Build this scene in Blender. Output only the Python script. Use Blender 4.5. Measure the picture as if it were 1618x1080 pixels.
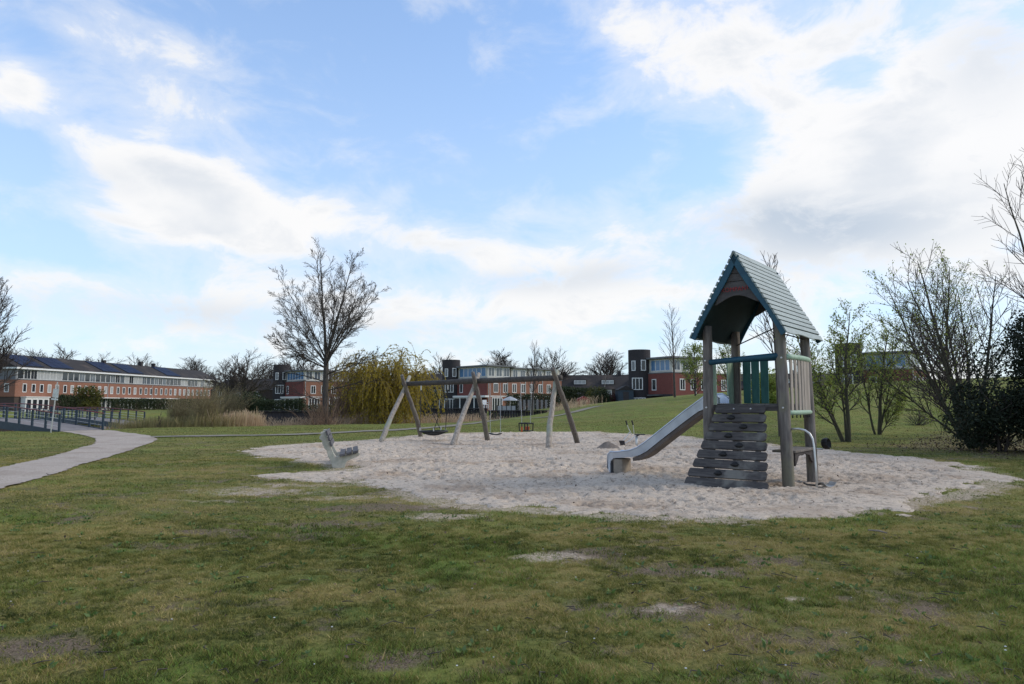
import bpy, bmesh, math, random
import numpy as np
from mathutils import Vector, Matrix
R = math.radians
rnd = random.Random(7)
for o in list(bpy.data.objects): bpy.data.objects.remove(o)
scene = bpy.context.scene
col = scene.collection

# ------------------------------------------------------------------ camera
CH = 1.5; PITCH = math.atan(97/1079)
cam = bpy.data.cameras.new('camera'); cam.lens = 24; cam.sensor_width = 36; cam.clip_start = .05; cam.clip_end = 4000
camo = bpy.data.objects.new('camera', cam); camo.location = (0, 0, CH); camo.rotation_euler = (R(90)+PITCH, 0, 0)
col.objects.link(camo); scene.camera = camo

# ------------------------------------------------------------------ light
SUN_AZ, SUN_EL = R(84), R(34)
sun = bpy.data.lights.new('sun', 'SUN'); sun.energy = 1.5; sun.angle = R(22); sun.color = (1, .86, .68)
suno = bpy.data.objects.new('sun', sun)
sd = Vector((math.sin(SUN_AZ)*math.cos(SUN_EL), math.cos(SUN_AZ)*math.cos(SUN_EL), math.sin(SUN_EL)))
suno.rotation_euler = sd.to_track_quat('Z', 'Y').to_euler(); suno.location = (60, 20, 60); col.objects.link(suno)
vs = scene.view_settings
vs.view_transform = 'Standard'; vs.look = 'None'; vs.gamma = 1; vs.use_curve_mapping = False; vs.exposure = 0.52

class NT:
    """small node-building helper"""
    def __init__(s, tree): s.t = tree
    def n(s, typ, **kw):
        x = s.t.nodes.new(typ)
        for k, v in kw.items():
            if k.startswith('i_'):
                key = k[2:]; key = int(key) if key.isdigit() else key.replace('_', ' ')
                s.put(x.inputs[key], v)
            else: setattr(x, k, v)
        return x
    def put(s, sock, v):
        if hasattr(v, 'is_output'): s.t.links.new(v, sock)
        elif hasattr(v, 'outputs'): s.t.links.new(v.outputs[0], sock)
        else: sock.default_value = v
    def m(s, op, a, b=0.0, c=0.0):
        x = s.t.nodes.new('ShaderNodeMath'); x.operation = op
        s.put(x.inputs[0], a); s.put(x.inputs[1], b); s.put(x.inputs[2], c); return x.outputs[0]
    def mix(s, f, a, b, mode='MIX'):
        x = s.t.nodes.new('ShaderNodeMix'); x.data_type = 'RGBA'; x.blend_type = mode
        s.put(x.inputs[0], f); s.put(x.inputs[6], a); s.put(x.inputs[7], b); return x.outputs[2]
    def ramp(s, f, lo, hi, a=0.0, b=1.0):
        x = s.t.nodes.new('ShaderNodeMapRange'); x.interpolation_type = 'SMOOTHSTEP'
        s.put(x.inputs[0], f); s.put(x.inputs[1], lo); s.put(x.inputs[2], hi); s.put(x.inputs[3], a); s.put(x.inputs[4], b); return x.outputs[0]
    def noise(s, vec, scale, detail=4, rough=.55, dist=0.0):
        x = s.t.nodes.new('ShaderNodeTexNoise'); s.put(x.inputs['Vector'], vec); s.put(x.inputs['Scale'], scale)
        x.inputs['Detail'].default_value = detail; x.inputs['Roughness'].default_value = rough; x.inputs['Distortion'].default_value = dist
        return x.outputs[0]

def pix_dir(px, py):
    u = (px-809)/1079; v = (540-py)/1079
    return Vector((u, math.cos(PITCH)-v*math.sin(PITCH), math.sin(PITCH)+v*math.cos(PITCH))).normalized()
def G(px, py, z=0.0):
    d = pix_dir(px, py); t = (z-CH)/d.z
    return (d.x*t, d.y*t)

world = bpy.data.worlds.new('World'); scene.world = world; world.use_nodes = True
w = NT(world.node_tree); world.node_tree.nodes.clear()
out = w.n('ShaderNodeOutputWorld'); bg = w.n('ShaderNodeBackground'); bg.inputs[1].default_value = 0.1
w.t.links.new(bg.outputs[0], out.inputs[0])
sky = w.n('ShaderNodeTexSky', sky_type='NISHITA', sun_disc=False, sun_elevation=SUN_EL, sun_rotation=SUN_AZ, air_density=1.0, dust_density=.6, ozone_density=1.4)
tc = w.n('ShaderNodeTexCoord'); gen = tc.outputs['Generated']
sep = w.n('ShaderNodeSeparateXYZ'); w.put(sep.inputs[0], gen)
dx, dy, dz = sep.outputs
az = w.m('ARCTAN2', dx, dy); el = w.m('ARCSINE', dz)
den = w.m('ADD', w.m('MAXIMUM', dz, 0.0), .22)
cx = w.m('DIVIDE', dx, den); cy = w.m('DIVIDE', dy, den)
comb = w.n('ShaderNodeCombineXYZ'); w.put(comb.inputs[0], cx); w.put(comb.inputs[1], cy); comb.inputs[2].default_value = 3.7
n1 = w.noise(comb.outputs[0], 1.9, 10, .60, .35)
comb2 = w.n('ShaderNodeCombineXYZ'); w.put(comb2.inputs[0], w.m('MULTIPLY', az, 5.0)); w.put(comb2.inputs[1], w.m('MULTIPLY', el, 9.0)); comb2.inputs[2].default_value = 1.3
n2 = w.noise(comb2.outputs[0], 1.7, 11, .62, .35)
dens = w.m('ADD', w.m('MULTIPLY', n1, .28), w.m('MULTIPLY', n2, .92))     # mean about .6
# individual clouds of this sky: azimuth, elevation, half widths, weight
BL = [  # px, py, half width px, half height px, weight
 (215, 255, 120, 42, .34), (330, 290, 110, 40, .26), (430, 350, 150, 38, .34), (270, 330, 110, 45, .24), (25, 140, 50, 42, .32),
 (240, 160, 110, 30, .17), (300, 95, 80, 28, .18), (90, 35, 120, 22, .16), (110, 205, 50, 22, .2), (520, 245, 60, 22, .14),
 (1000, 40, 60, 40, .22), (1110, 90, 110, 55, .26), (1230, 60, 150, 70, .2), (1300, 210, 130, 80, .30), (1540, 120, 170, 150, .26), (1480, 260, 170, 90, .26), (1330, 350, 230, 60, .36),
 (1230, 300, 90, 30, .2), (780, 405, 45, 30, .24), (870, 410, 60, 32, .24), (960, 470, 160, 45, .2), (690, 370, 60, 22, .18), (300, 470, 330, 40, .14), (730, 500, 200, 50, .12), (1000, 370, 60, 20, .12), (960, 222, 40, 10, .10), (635, 300, 25, 14, .16),
 (620, 150, 230, 110, -.20), (850, 290, 150, 70, -.18), (60, 330, 90, 50, -.12), (1000, 230, 110, 60, -.14), (480, 50, 260, 60, -.16), (30, 235, 70, 38, -.30), (160, 195, 60, 22, -.16), (1120, 260, 60, 40, -.1), (480, 250, 60, 30, -.12), (150, 410, 170, 28, -.16), (620, 430, 90, 30, -.10), (50, 60, 40, 30, -.1)]
for px, py, hw, hh, wt in BL:
    d = pix_dir(px, py); a0 = math.atan2(d.x, d.y); e0 = math.asin(d.z)
    sa = hw/1079*(math.cos(math.atan((px-809)/1079))**2)*1.0; se = hh/1079
    q = w.m('ADD', w.m('POWER', w.m('ABSOLUTE', w.m('DIVIDE', w.m('SUBTRACT', az, a0), sa)), 2.0), w.m('POWER', w.m('ABSOLUTE', w.m('DIVIDE', w.m('SUBTRACT', el, e0), se)), 2.0))
    dens = w.m('ADD', dens, w.m('MULTIPLY', w.m('EXPONENT', w.m('MULTIPLY', q, -1.0)), wt))
# clouds thicken towards the horizon
dens = w.m('ADD', dens, w.ramp(el, .40, .0, 0.0, .10))
cover = w.m('MAXIMUM', w.ramp(dens, .58, .89), w.ramp(dens, .44, .76, 0, .42))
thick = w.ramp(dens, .84, 1.14)
gn = w.noise(comb2.outputs[0], .9, 5, .5, .2)
# underside grey of the thick cloud banks
shade = w.m('MULTIPLY', thick, w.ramp(gn, .42, .64, .05, .85))
CLOUD_W = (7.0, 6.9, 6.8, 1); CLOUD_G = (4.0, 4.5, 5.15, 1)
shade = w.m('MAXIMUM', shade, w.m('MULTIPLY', w.ramp(n2, .50, .68), w.ramp(dens, .72, .95, 0, .45)))
def sky_blob(px, py, hw, hh):
    d = pix_dir(px, py); a0 = math.atan2(d.x, d.y); e0 = math.asin(d.z); sa = hw/1079*(math.cos(math.atan((px-809)/1079))**2); se = hh/1079
    q = w.m('ADD', w.m('POWER', w.m('ABSOLUTE', w.m('DIVIDE', w.m('SUBTRACT', az, a0), sa)), 2.0), w.m('POWER', w.m('ABSOLUTE', w.m('DIVIDE', w.m('SUBTRACT', el, e0), se)), 2.0))
    return w.m('EXPONENT', w.m('MULTIPLY', q, -1.0))
base = 0.0   # grey undersides of the cloud banks
for px, py, hw, hh, wt in [(1320, 360, 210, 48, 1.0), (1230, 330, 90, 25, .5), (1560, 90, 90, 60, .45), (860, 445, 120, 22, .5), (960, 425, 60, 20, .3), (260, 490, 260, 24, .45), (200, 285, 90, 22, .35), (560, 520, 200, 20, .3)]:
    base = w.m('ADD', base, w.m('MULTIPLY', sky_blob(px, py, hw, hh), wt))
base = w.m('MULTIPLY', base, w.ramp(n2, .34, .56, .45, 1.0))
shade = w.m('MINIMUM', w.m('MAXIMUM', w.m('MULTIPLY', shade, .6), base), 1.0)
cloudc = w.mix(shade, CLOUD_W, CLOUD_G)
skyc = w.mix(1.0, sky.outputs[0], (1.22, 1.62, 1.98, 1), 'MULTIPLY')
skyc = w.mix(w.ramp(el, .62, .02, .26, .72), skyc, (4.5, 5.4, 6.5, 1))
w.put(bg.inputs[0], w.mix(w.m('MULTIPLY', cover, .94), skyc, cloudc))

# ------------------------------------------------------------------ helpers
def setp(o, label=None, cat=None, group=None, kind=None):
    if label: o['label'] = label
    if cat: o['category'] = cat
    if group: o['group'] = group
    if kind: o['kind'] = kind
    return o
def empty(name, loc=(0, 0, 0), rz=0, label=None, cat=None, group=None, parent=None):
    o = bpy.data.objects.new(name, None); col.objects.link(o); o.location = loc; o.rotation_euler = (0, 0, rz)
    o.empty_display_size = .2
    if parent: o.parent = parent
    return setp(o, label, cat, group)
def mesh_obj(name, me, mat=None, parent=None, loc=None, rot=None):
    o = bpy.data.objects.new(name, me); col.objects.link(o)
    if mat and not me.materials: me.materials.append(mat)
    if parent: o.parent = parent
    if loc is not None: o.location = loc
    if rot is not None: o.rotation_euler = rot
    return o
class MB:
    def __init__(s): s.v = []; s.f = []
    def add(s, vs_, fs):
        b = len(s.v); s.v += [tuple(p) for p in vs_]; s.f += [tuple(i+b for i in f) for f in fs]; return s
    def box(s, x0, x1, y0, y1, z0, z1, M=None):
        p = [Vector((x, y, z)) for z in (z0, z1) for y in (y0, y1) for x in (x0, x1)]
        if M is not None: p = [M @ q for q in p]
        return s.add(p, [(0, 2, 3, 1), (4, 5, 7, 6), (0, 1, 5, 4), (1, 3, 7, 5), (3, 2, 6, 7), (2, 0, 4, 6)])
    def bar(s, a, b, wx, wz, up=(0, 0, 1)):
        a = Vector(a); b = Vector(b); d = b-a; L = d.length; y = d.normalized(); x = y.cross(Vector(up))
        if x.length < 1e-4: x = y.cross(Vector((1, 0, 0)))
        x.normalize(); z = x.cross(y)
        M = Matrix((x, y, z)).transposed().to_4x4(); M.translation = a
        return s.box(-wx/2, wx/2, 0, L, -wz/2, wz/2, M)
    def tube(s, pts, rad, n=8, cap=True):
        pts = [Vector(p) for p in pts]; k = len(pts)
        if not hasattr(rad, '__len__'): rad = [rad]*k
        b = len(s.v); ref = None
        for i, p in enumerate(pts):
            t = (pts[min(i+1, k-1)]-pts[max(i-1, 0)]).normalized()
            if ref is None:
                ref = Vector((0, 0, 1)) if abs(t.z) < .9 else Vector((1, 0, 0))
            x = t.cross(ref)
            if x.length < 1e-4: x = t.cross(Vector((0, 1, 0)))
            x.normalize(); y = t.cross(x); ref = y.cross(t) if False else ref
            for j in range(n):
                a = 2*math.pi*j/n; s.v.append(tuple(p+(x*math.cos(a)+y*math.sin(a))*rad[i]))
        for i in range(k-1):
            for j in range(n):
                j2 = (j+1) % n; s.f.append((b+i*n+j, b+i*n+j2, b+(i+1)*n+j2, b+(i+1)*n+j))
        if cap:
            s.f.append(tuple(b+j for j in range(n))[::-1]); s.f.append(tuple(b+(k-1)*n+j for j in range(n)))
        return s
    def prism(s, poly, axis, a0, a1):
        """poly of 2d points, extruded along axis ('x','y','z')"""
        n = len(poly); vs_ = []
        for a in (a0, a1):
            for (p, q) in poly:
                vs_.append({'x': (a, p, q), 'y': (p, a, q), 'z': (p, q, a)}[axis])
        fs = [tuple(range(n)), tuple(range(2*n-1, n-1, -1))]
        fs += [(i, n+i, n+(i+1) % n, (i+1) % n) for i in range(n)]
        return s.add(vs_, fs)
    def lathe(s, prof, n=20, c=(0, 0, 0)):
        b = len(s.v)
        for r, z in prof:
            for j in range(n):
                a = 2*math.pi*j/n; s.v.append((c[0]+r*math.cos(a), c[1]+r*math.sin(a), c[2]+z))
        for i in range(len(prof)-1):
            for j in range(n):
                j2 = (j+1) % n; s.f.append((b+i*n+j, b+i*n+j2, b+(i+1)*n+j2, b+(i+1)*n+j))
        s.f.append(tuple(b+j for j in range(n))[::-1]); s.f.append(tuple(b+(len(prof)-1)*n+j for j in range(n)))
        return s
    def mesh(s, name, smooth=False, fix=True):
        me = bpy.data.meshes.new(name); me.from_pydata(s.v, [], s.f)
        if fix:
            bm = bmesh.new(); bm.from_mesh(me); bmesh.ops.recalc_face_normals(bm, faces=bm.faces); bm.to_mesh(me); bm.free()
        if smooth: me.polygons.foreach_set('use_smooth', [True]*len(me.polygons))
        return me
    def build(s, name, mat, parent=None, loc=None, rot=None, smooth=False, bevel=0, seg=2, fix=True):
        o = mesh_obj(name, s.mesh(name, smooth, fix), mat, parent, loc, rot)
        if bevel:
            b = o.modifiers.new('bevel', 'BEVEL'); b.width = bevel; b.segments = seg; b.limit_method = 'ANGLE'; b.angle_limit = R(40)
        return o
def fast_mesh(name, V, F, smooth=False):
    """V (n,3), F (m,k) numpy"""
    me = bpy.data.meshes.new(name); V = np.asarray(V, np.float32); F = np.asarray(F, np.int32); k = F.shape[1]
    me.vertices.add(len(V)); me.vertices.foreach_set('co', V.ravel())
    me.loops.add(F.size); me.loops.foreach_set('vertex_index', F.ravel())
    me.polygons.add(len(F)); me.polygons.foreach_set('loop_start', np.arange(0, F.size, k, dtype=np.int32))
    try: me.polygons.foreach_set('loop_total', np.full(len(F), k, np.int32))
    except Exception: pass
    me.update(calc_edges=True)
    if smooth: me.polygons.foreach_set('use_smooth', np.ones(len(F), bool))
    return me
def copy_tree(o, parent=None):
    c = o.copy(); col.objects.link(c); c.parent = parent
    for ch in o.children: copy_tree(ch, c)
    return c

# numpy value noise
def vnoise(x, y, seed=0):
    xi = np.floor(x).astype(np.int64); yi = np.floor(y).astype(np.int64); fx = x-xi; fy = y-yi
    fx = fx*fx*(3-2*fx); fy = fy*fy*(3-2*fy)
    def h(a, b):
        n = (a*374761393+b*668265263+seed*1442695041) & 0x7fffffff
        n = ((n ^ (n >> 13))*1274126177) & 0x7fffffff
        return ((n ^ (n >> 16)) & 0xffff)/65535.0
    return (h(xi, yi)*(1-fx)+h(xi+1, yi)*fx)*(1-fy)+(h(xi, yi+1)*(1-fx)+h(xi+1, yi+1)*fx)*fy
def fbm(x, y, oct=4, seed=0, gain=.5):
    s = 0; a = 1; t = 0
    for i in range(oct):
        s = s+a*vnoise(x*2**i+17.3*i, y*2**i-9.1*i, seed+i*11); t += a; a *= gain
    return s/t
def sstep(a, b, x):
    t = np.clip((x-a)/(b-a), 0, 1); return t*t*(3-2*t)
def sdist(px, py, poly):
    """signed distance to polygon, positive inside"""
    px = np.asarray(px, float); py = np.asarray(py, float)
    dmin = np.full(px.shape, 1e9); ins = np.zeros(px.shape, bool); n = len(poly)
    for i in range(n):
        x1, y1 = poly[i]; x2, y2 = poly[(i+1) % n]; ex, ey = x2-x1, y2-y1
        t = np.clip(((px-x1)*ex+(py-y1)*ey)/(ex*ex+ey*ey+1e-12), 0, 1)
        dmin = np.minimum(dmin, np.hypot(px-x1-t*ex, py-y1-t*ey))
        c = (y1 > py) != (y2 > py)
        with np.errstate(divide='ignore', invalid='ignore'): ins ^= c & (px < (x2-x1)*(py-y1)/(y2-y1+1e-12)+x1)
    return np.where(ins, dmin, -dmin)

# ------------------------------------------------------------------ materials
def material(name, fn=None, base=(.5, .5, .5), rough=.8, metal=0, spec=.3):
    m = bpy.data.materials.new(name); m.use_nodes = True; t = NT(m.node_tree); p = t.t.nodes['Principled BSDF']
    p.inputs['Base Color'].default_value = (*base, 1); p.inputs['Roughness'].default_value = rough; p.inputs['Metallic'].default_value = metal
    p.inputs['Specular IOR Level'].default_value = spec
    if fn: fn(t, p)
    return m
def objc(t): return t.n('ShaderNodeTexCoord').outputs['Object']
def posn(t): return t.n('ShaderNodeNewGeometry').outputs['Position']
def scaled(t, v, s):
    x = t.n('ShaderNodeMapping'); t.put(x.inputs[0], v); x.inputs['Scale'].default_value = s; return x.outputs[0]
def bump(t, p, h, strength=.3, dist=.01):
    b = t.n('ShaderNodeBump'); b.inputs['Strength'].default_value = strength; b.inputs['Distance'].default_value = dist
    t.put(b.inputs['Height'], h); t.put(p.inputs['Normal'], b.outputs[0])
def noisy(name, c1, c2, scale=6, stretch=(1, 1, 1), rough=.8, bumps=.2, metal=0, spec=.3, c3=None, s3=1.5, var=0, bd=.01):
    def fn(t, p):
        v = scaled(t, objc(t), stretch)
        n = t.noise(v, scale, 6, .6, .3)
        c = t.mix(t.ramp(n, .3, .7), (*c1, 1), (*c2, 1))
        if c3: c = t.mix(t.ramp(t.noise(objc(t), s3, 4, .6), .5, .68), c, (*c3, 1))
        if var:
            oi = t.n('ShaderNodeObjectInfo'); k = t.m('MULTIPLY_ADD', oi.outputs['Random'], var*2, 1-var)
            cc = t.n('ShaderNodeCombineColor'); [t.put(cc.inputs[i], k) for i in range(3)]
            c = t.mix(1.0, c, cc.outputs[0], 'MULTIPLY')
        t.put(p.inputs['Base Color'], c)
        if bumps: bump(t, p, n, bumps, bd)
    return material(name, fn, c1, rough, metal, spec)
M = {}
M['post'] = noisy('weathered_post', (.20, .178, .158), (.10, .089, .08), 7, (3, 3, .35), .85, .5, c3=(.17, .16, .115), var=.1)
M['leg'] = noisy('weathered_pole', (.38, .33, .275), (.20, .17, .14), 6, (3, 3, .5), .85, .5, c3=(.26, .28, .22), s3=1.0, var=.15)
M['beam'] = noisy('dark_beam', (.085, .075, .065), (.045, .04, .036), 5, (2, 2, 2), .85, .5)
M['plank'] = noisy('ramp_plank', (.10, .089, .082), (.048, .043, .041), 6, (.5, 4, 4), .75, .8, c3=(.16, .15, .13), s3=2.2, var=.18)
M['blue'] = noisy('blue_paint', (.006, .05, .085), (.010, .07, .105), 5, (1, 1, 1), .5, .1, spec=.4)
M['slat'] = noisy('roof_slat_paint', (.205, .25, .23), (.275, .315, .295), 4, (1, 4, 4), .45, .2, c3=(.19, .225, .205), spec=.4, var=.08)
M['sheath'] = noisy('roof_underside_shade', (.003, .016, .019), (.005, .024, .026), 5, (1, 1, 1), .6, .2)  # near-black paints in the shade under the roof and between slats
M['gable'] = noisy('gable_board', (.085, .078, .076), (.06, .055, .054), 6, (.6, 3, 3), .8, .3, var=.1)
M['ltgreen'] = noisy('pale_green_paint', (.25, .37, .27), (.32, .43, .33), 6, (2, 2, .6), .6, .2, var=.06)
M['dkgreen'] = noisy('sea_green_paint', (.03, .12, .11), (.045, .16, .14), 6, (2, 2, .6), .55, .2, var=.1)
M['grate'] = noisy('grey_board', (.33, .29, .25), (.21, .185, .16), 6, (3, 3, .4), .8, .4, var=.15)
M['steel'] = noisy('stainless_steel', (.55, .60, .68), (.45, .50, .58), 3, (1, 1, 1), .38, .05, metal=.85, c3=(.40, .44, .50))
M['galv'] = noisy('galvanised_steel', (.62, .62, .60), (.45, .45, .44), 8, (1, 1, 1), .4, .05, metal=.7)
M['under'] = noisy('chute_underside', (.16, .135, .12), (.10, .085, .08), 4, (1, 1, 1), .7, .1)  # brown paints in the reflection of sand on the steel underside
M['rubber'] = noisy('black_rubber', (.012, .012, .013), (.02, .02, .02), 9, (1, 1, 1), .6, .2)
M['orange'] = noisy('orange_plastic', (.55, .10, .03), (.45, .08, .03), 5, (1, 1, 1), .5, .05)
M['red'] = noisy('red_paint', (.25, .03, .035), (.20, .03, .03), 5, (1, 1, 1), .55, .1)
M['white'] = noisy('white_paint', (.72, .72, .70), (.62, .62, .60), 3, (1, 1, 1), .6, .05)
M['concrete'] = noisy('bench_concrete', (.52, .49, .41), (.38, .36, .30), 9, (1, 1, 1), .9, .3, c3=(.30, .33, .26), s3=5)
M['benchwood'] = noisy('bench_slat', (.12, .115, .12), (.075, .07, .072), 6, (4, .5, 4), .7, .3, var=.1)
M['glass'] = material('window_glass', None, (.025, .03, .036), .08, 0, .6)
M['curtain'] = noisy('curtained_glass', (.36, .37, .36), (.28, .29, .29), .8, (1, 1, 1), .3, 0, spec=.5)
M['blueglass'] = noisy('blue_blind_glass', (.07, .17, .32), (.11, .22, .37), .7, (1, 1, 1), .15, 0, spec=.5)
M['greyglass'] = noisy('grey_reflective_glass', (.06, .075, .09), (.13, .15, .17), .5, (1, 1, 1), .12, 0, spec=.6)
M['solar'] = noisy('solar_panel_glass', (.006, .010, .032), (.009, .016, .045), .8, (1, 1, 1), .45, 0, spec=.08)
M['roofdark'] = noisy('roof_tile_dark', (.042, .036, .033), (.027, .024, .023), 2.5, (1, 1, 1), .85, .2, c3=(.07, .055, .045), s3=.3)
M['canopy'] = noisy('roof_canopy_grey', (.16, .165, .17), (.11, .115, .12), .7, (1, 1, 1), .7, 0)
M['cream'] = noisy('cream_panel', (.55, .53, .47), (.46, .45, .40), .6, (1, 1, 1), .8, 0)
M['timber'] = noisy('dark_timber', (.06, .052, .05), (.035, .03, .03), 3, (1, 1, 3), .85, .2, var=.2)
M['navy'] = noisy('blue_grey_steel', (.035, .055, .075), (.025, .04, .055), 4, (1, 1, 1), .5, .1)
M['bridgedeck'] = noisy('bridge_deck', (.23, .21, .205), (.16, .15, .145), 3, (1, 1, 1), .9, .2)
def brick(name, c1, c2, mortar, var=.3):
    def fn(t, p):
        v = t.n('ShaderNodeTexCoord').outputs['UV']
        b = t.n('ShaderNodeTexBrick'); t.put(b.inputs['Vector'], v); b.inputs['Color1'].default_value = (*c1, 1); b.inputs['Color2'].default_value = (*c2, 1)
        b.inputs['Mortar'].default_value = (*mortar, 1); b.inputs['Scale'].default_value = 1; b.inputs['Brick Width'].default_value = .22; b.inputs['Row Height'].default_value = .065
        b.inputs['Mortar Size'].default_value = .006; b.inputs['Bias'].default_value = 0
        n = t.noise(posn(t), .35, 5, .6)
        t.put(p.inputs['Base Color'], t.mix(t.ramp(n, .3, .75, 0, .35), b.outputs[0], (c2[0]*.7, c2[1]*.65, c2[2]*.62, 1)))
    return material(name, fn, c1, .9, 0, .2)
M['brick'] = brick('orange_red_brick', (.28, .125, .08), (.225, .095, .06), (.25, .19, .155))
M['brickshade'] = brick('shade_toned_brick', (.20, .062, .05), (.16, .05, .042), (.17, .10, .09))  # brick with the shade of the unlit faces put into its colour
M['brickdark'] = brick('charcoal_brick', (.035, .033, .037), (.05, .045, .047), (.05, .048, .048))
M['bricklong'] = brick('brown_brick', (.085, .062, .052), (.065, .05, .045), (.08, .07, .062))
def bark(name, a, b): return noisy(name, a, b, 5, (4, 4, .6), .9, .6, bd=.02)
M['bark'] = bark('bark_grey', (.095, .082, .07), (.05, .044, .038))
M['twig'] = bark('twig_brown', (.075, .062, .053), (.05, .042, .037))
M['twigred'] = bark('twig_reddish', (.25, .165, .11), (.17, .115, .08))
M['barkgreen'] = bark('bark_greenish', (.085, .08, .05), (.045, .042, .03))
M['twiglight'] = bark('twig_ochre', (.27, .22, .12), (.18, .145, .085))
M['birch'] = bark('bark_pale', (.42, .40, .37), (.25, .24, .22))
def leafmat(name, cols, trans=.3):
    def fn(t, p):
        at = t.n('ShaderNodeAttribute', attribute_name='rnd'); r = t.n('ShaderNodeValToRGB'); t.put(r.inputs[0], at.outputs['Fac'])
        e = r.color_ramp.elements; e[0].color = (*cols[0], 1); e[1].color = (*cols[-1], 1)
        for i, c in enumerate(cols[1:-1]): x = e.new((i+1)/(len(cols)-1)); x.color = (*c, 1)
        t.put(p.inputs['Base Color'], r.outputs[0])
        tr = t.n('ShaderNodeBsdfTranslucent'); t.put(tr.inputs[0], r.outputs[0]); mx = t.n('ShaderNodeMixShader'); mx.inputs[0].default_value = trans
        t.t.links.new(p.outputs[0], mx.inputs[1]); t.t.links.new(tr.outputs[0], mx.inputs[2])
        t.t.links.new(mx.outputs[0], t.t.nodes['Material Output'].inputs[0])
    return material(name, fn, cols[0], .65, 0, .25)
M['grass'] = leafmat('grass_blades', [(.055, .068, .015), (.155, .17, .036), (.27, .245, .065), (.47, .36, .16), (.175, .26, .046)], .35)
M['willow'] = leafmat('willow_catkin_leaf', [(.27, .20, .02), (.38, .285, .03), (.46, .34, .04), (.31, .25, .028)], .5)
M['spring'] = leafmat('spring_leaf', [(.15, .22, .04), (.24, .31, .06), (.20, .21, .06), (.32, .38, .10)], .55)
M['evergreen'] = leafmat('evergreen_leaf', [(.010, .016, .010), (.02, .03, .014), (.028, .036, .02), (.014, .02, .012)], .1)
M['hedge'] = leafmat('hedge_leaf', [(.015, .028, .012), (.03, .045, .016), (.045, .055, .02)], .15)
M['goldconifer'] = leafmat('golden_conifer_leaf', [(.07, .075, .012), (.12, .11, .02), (.05, .06, .015)], .2)
M['reed'] = leafmat('dry_reed', [(.55, .40, .26), (.66, .50, .34), (.46, .34, .21), (.60, .46, .31)], .4)
M['reedgreen'] = leafmat('olive_rush', [(.24, .22, .085), (.34, .28, .13), (.19, .185, .07), (.40, .31, .16)], .4)
M['litter'] = leafmat('leaf_litter', [(.05, .035, .025), (.09, .06, .04), (.14, .10, .07), (.035, .026, .02)], .1)
M['redbush'] = leafmat('dark_red_leaf', [(.06, .018, .018), (.09, .03, .028), (.045, .02, .018)], .2)
M['buds'] = leafmat('buds', [(.09, .07, .05), (.12, .095, .06), (.07, .055, .045)], .2)

# ------------------------------------------------------------------ terrain
SAND_PX = [(398, 715), (430, 706), (500, 700), (560, 696), (640, 690), (720, 684), (850, 684), (940, 685), (1060, 690), (1160, 697), (1300, 711), (1440, 724), (1535, 737), (1572, 752), (1580, 768), (1530, 784), (1400, 801), (1260, 813), (1150, 820), (1060, 822), (960, 815), (850, 806), (760, 800), (680, 790), (648, 778), (640, 768), (560, 759), (470, 756), (440, 750), (500, 745), (545, 742), (520, 733), (470, 730), (500, 725), (430, 722)]
SAND = [G(*p) for p in SAND_PX]
WATER = [(-130, 34), (-60, 34.5), (-34, 36.5), (-27, 38.5), (-24.5, 41), (-21, 45.5), (-14, 49), (-5, 54), (2, 62), (6, 75), (5, 96), (-40, 100), (-70, 104), (-82, 90), (-84, 62), (-130, 60)]
def hill(x, y):
    zc = .145*np.log1p(np.exp((x+1.0)/2.0))*2.0
    zc = 5.2*(1-np.exp(-zc/5.2*1.1))
    b = 27+np.clip(x-16, 0, 40)*.1
    return zc*sstep(b, b+34, y)*(1-.35*sstep(75, 130, y))
def basin(x, y):
    s = sdist(x, y, WATER); return -1.6*sstep(-1.2, 2.5, s)
def ground_z(x, y):
    x = np.asarray(x, float); y = np.asarray(y, float)
    lump = (fbm(x*.35, y*.35, 3, 5)-.5)*.10*sstep(2, 10, y)
    return hill(x, y)+basin(x, y)+lump
def gz(x, y): return float(ground_z(np.array([x]), np.array([y]))[0])
def grow(lo, hi, d0, g):
    a = [lo]; d = d0
    while a[-1] < hi: a.append(a[-1]+d); d *= g
    return a
ys = list(np.arange(-6, 3, .5))+list(np.arange(3, 11, .055))+grow(11, 60, .07, 1.018)+grow(62, 900, 1.6, 1.09)
xr = list(np.arange(0, 8, .075))+grow(8, 60, .09, 1.03)+grow(62, 900, 2, 1.12)
xs = [-v for v in xr[:0:-1]]+xr
XS, YS = np.meshgrid(np.array(xs), np.array(ys)); ny, nx = XS.shape
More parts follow.
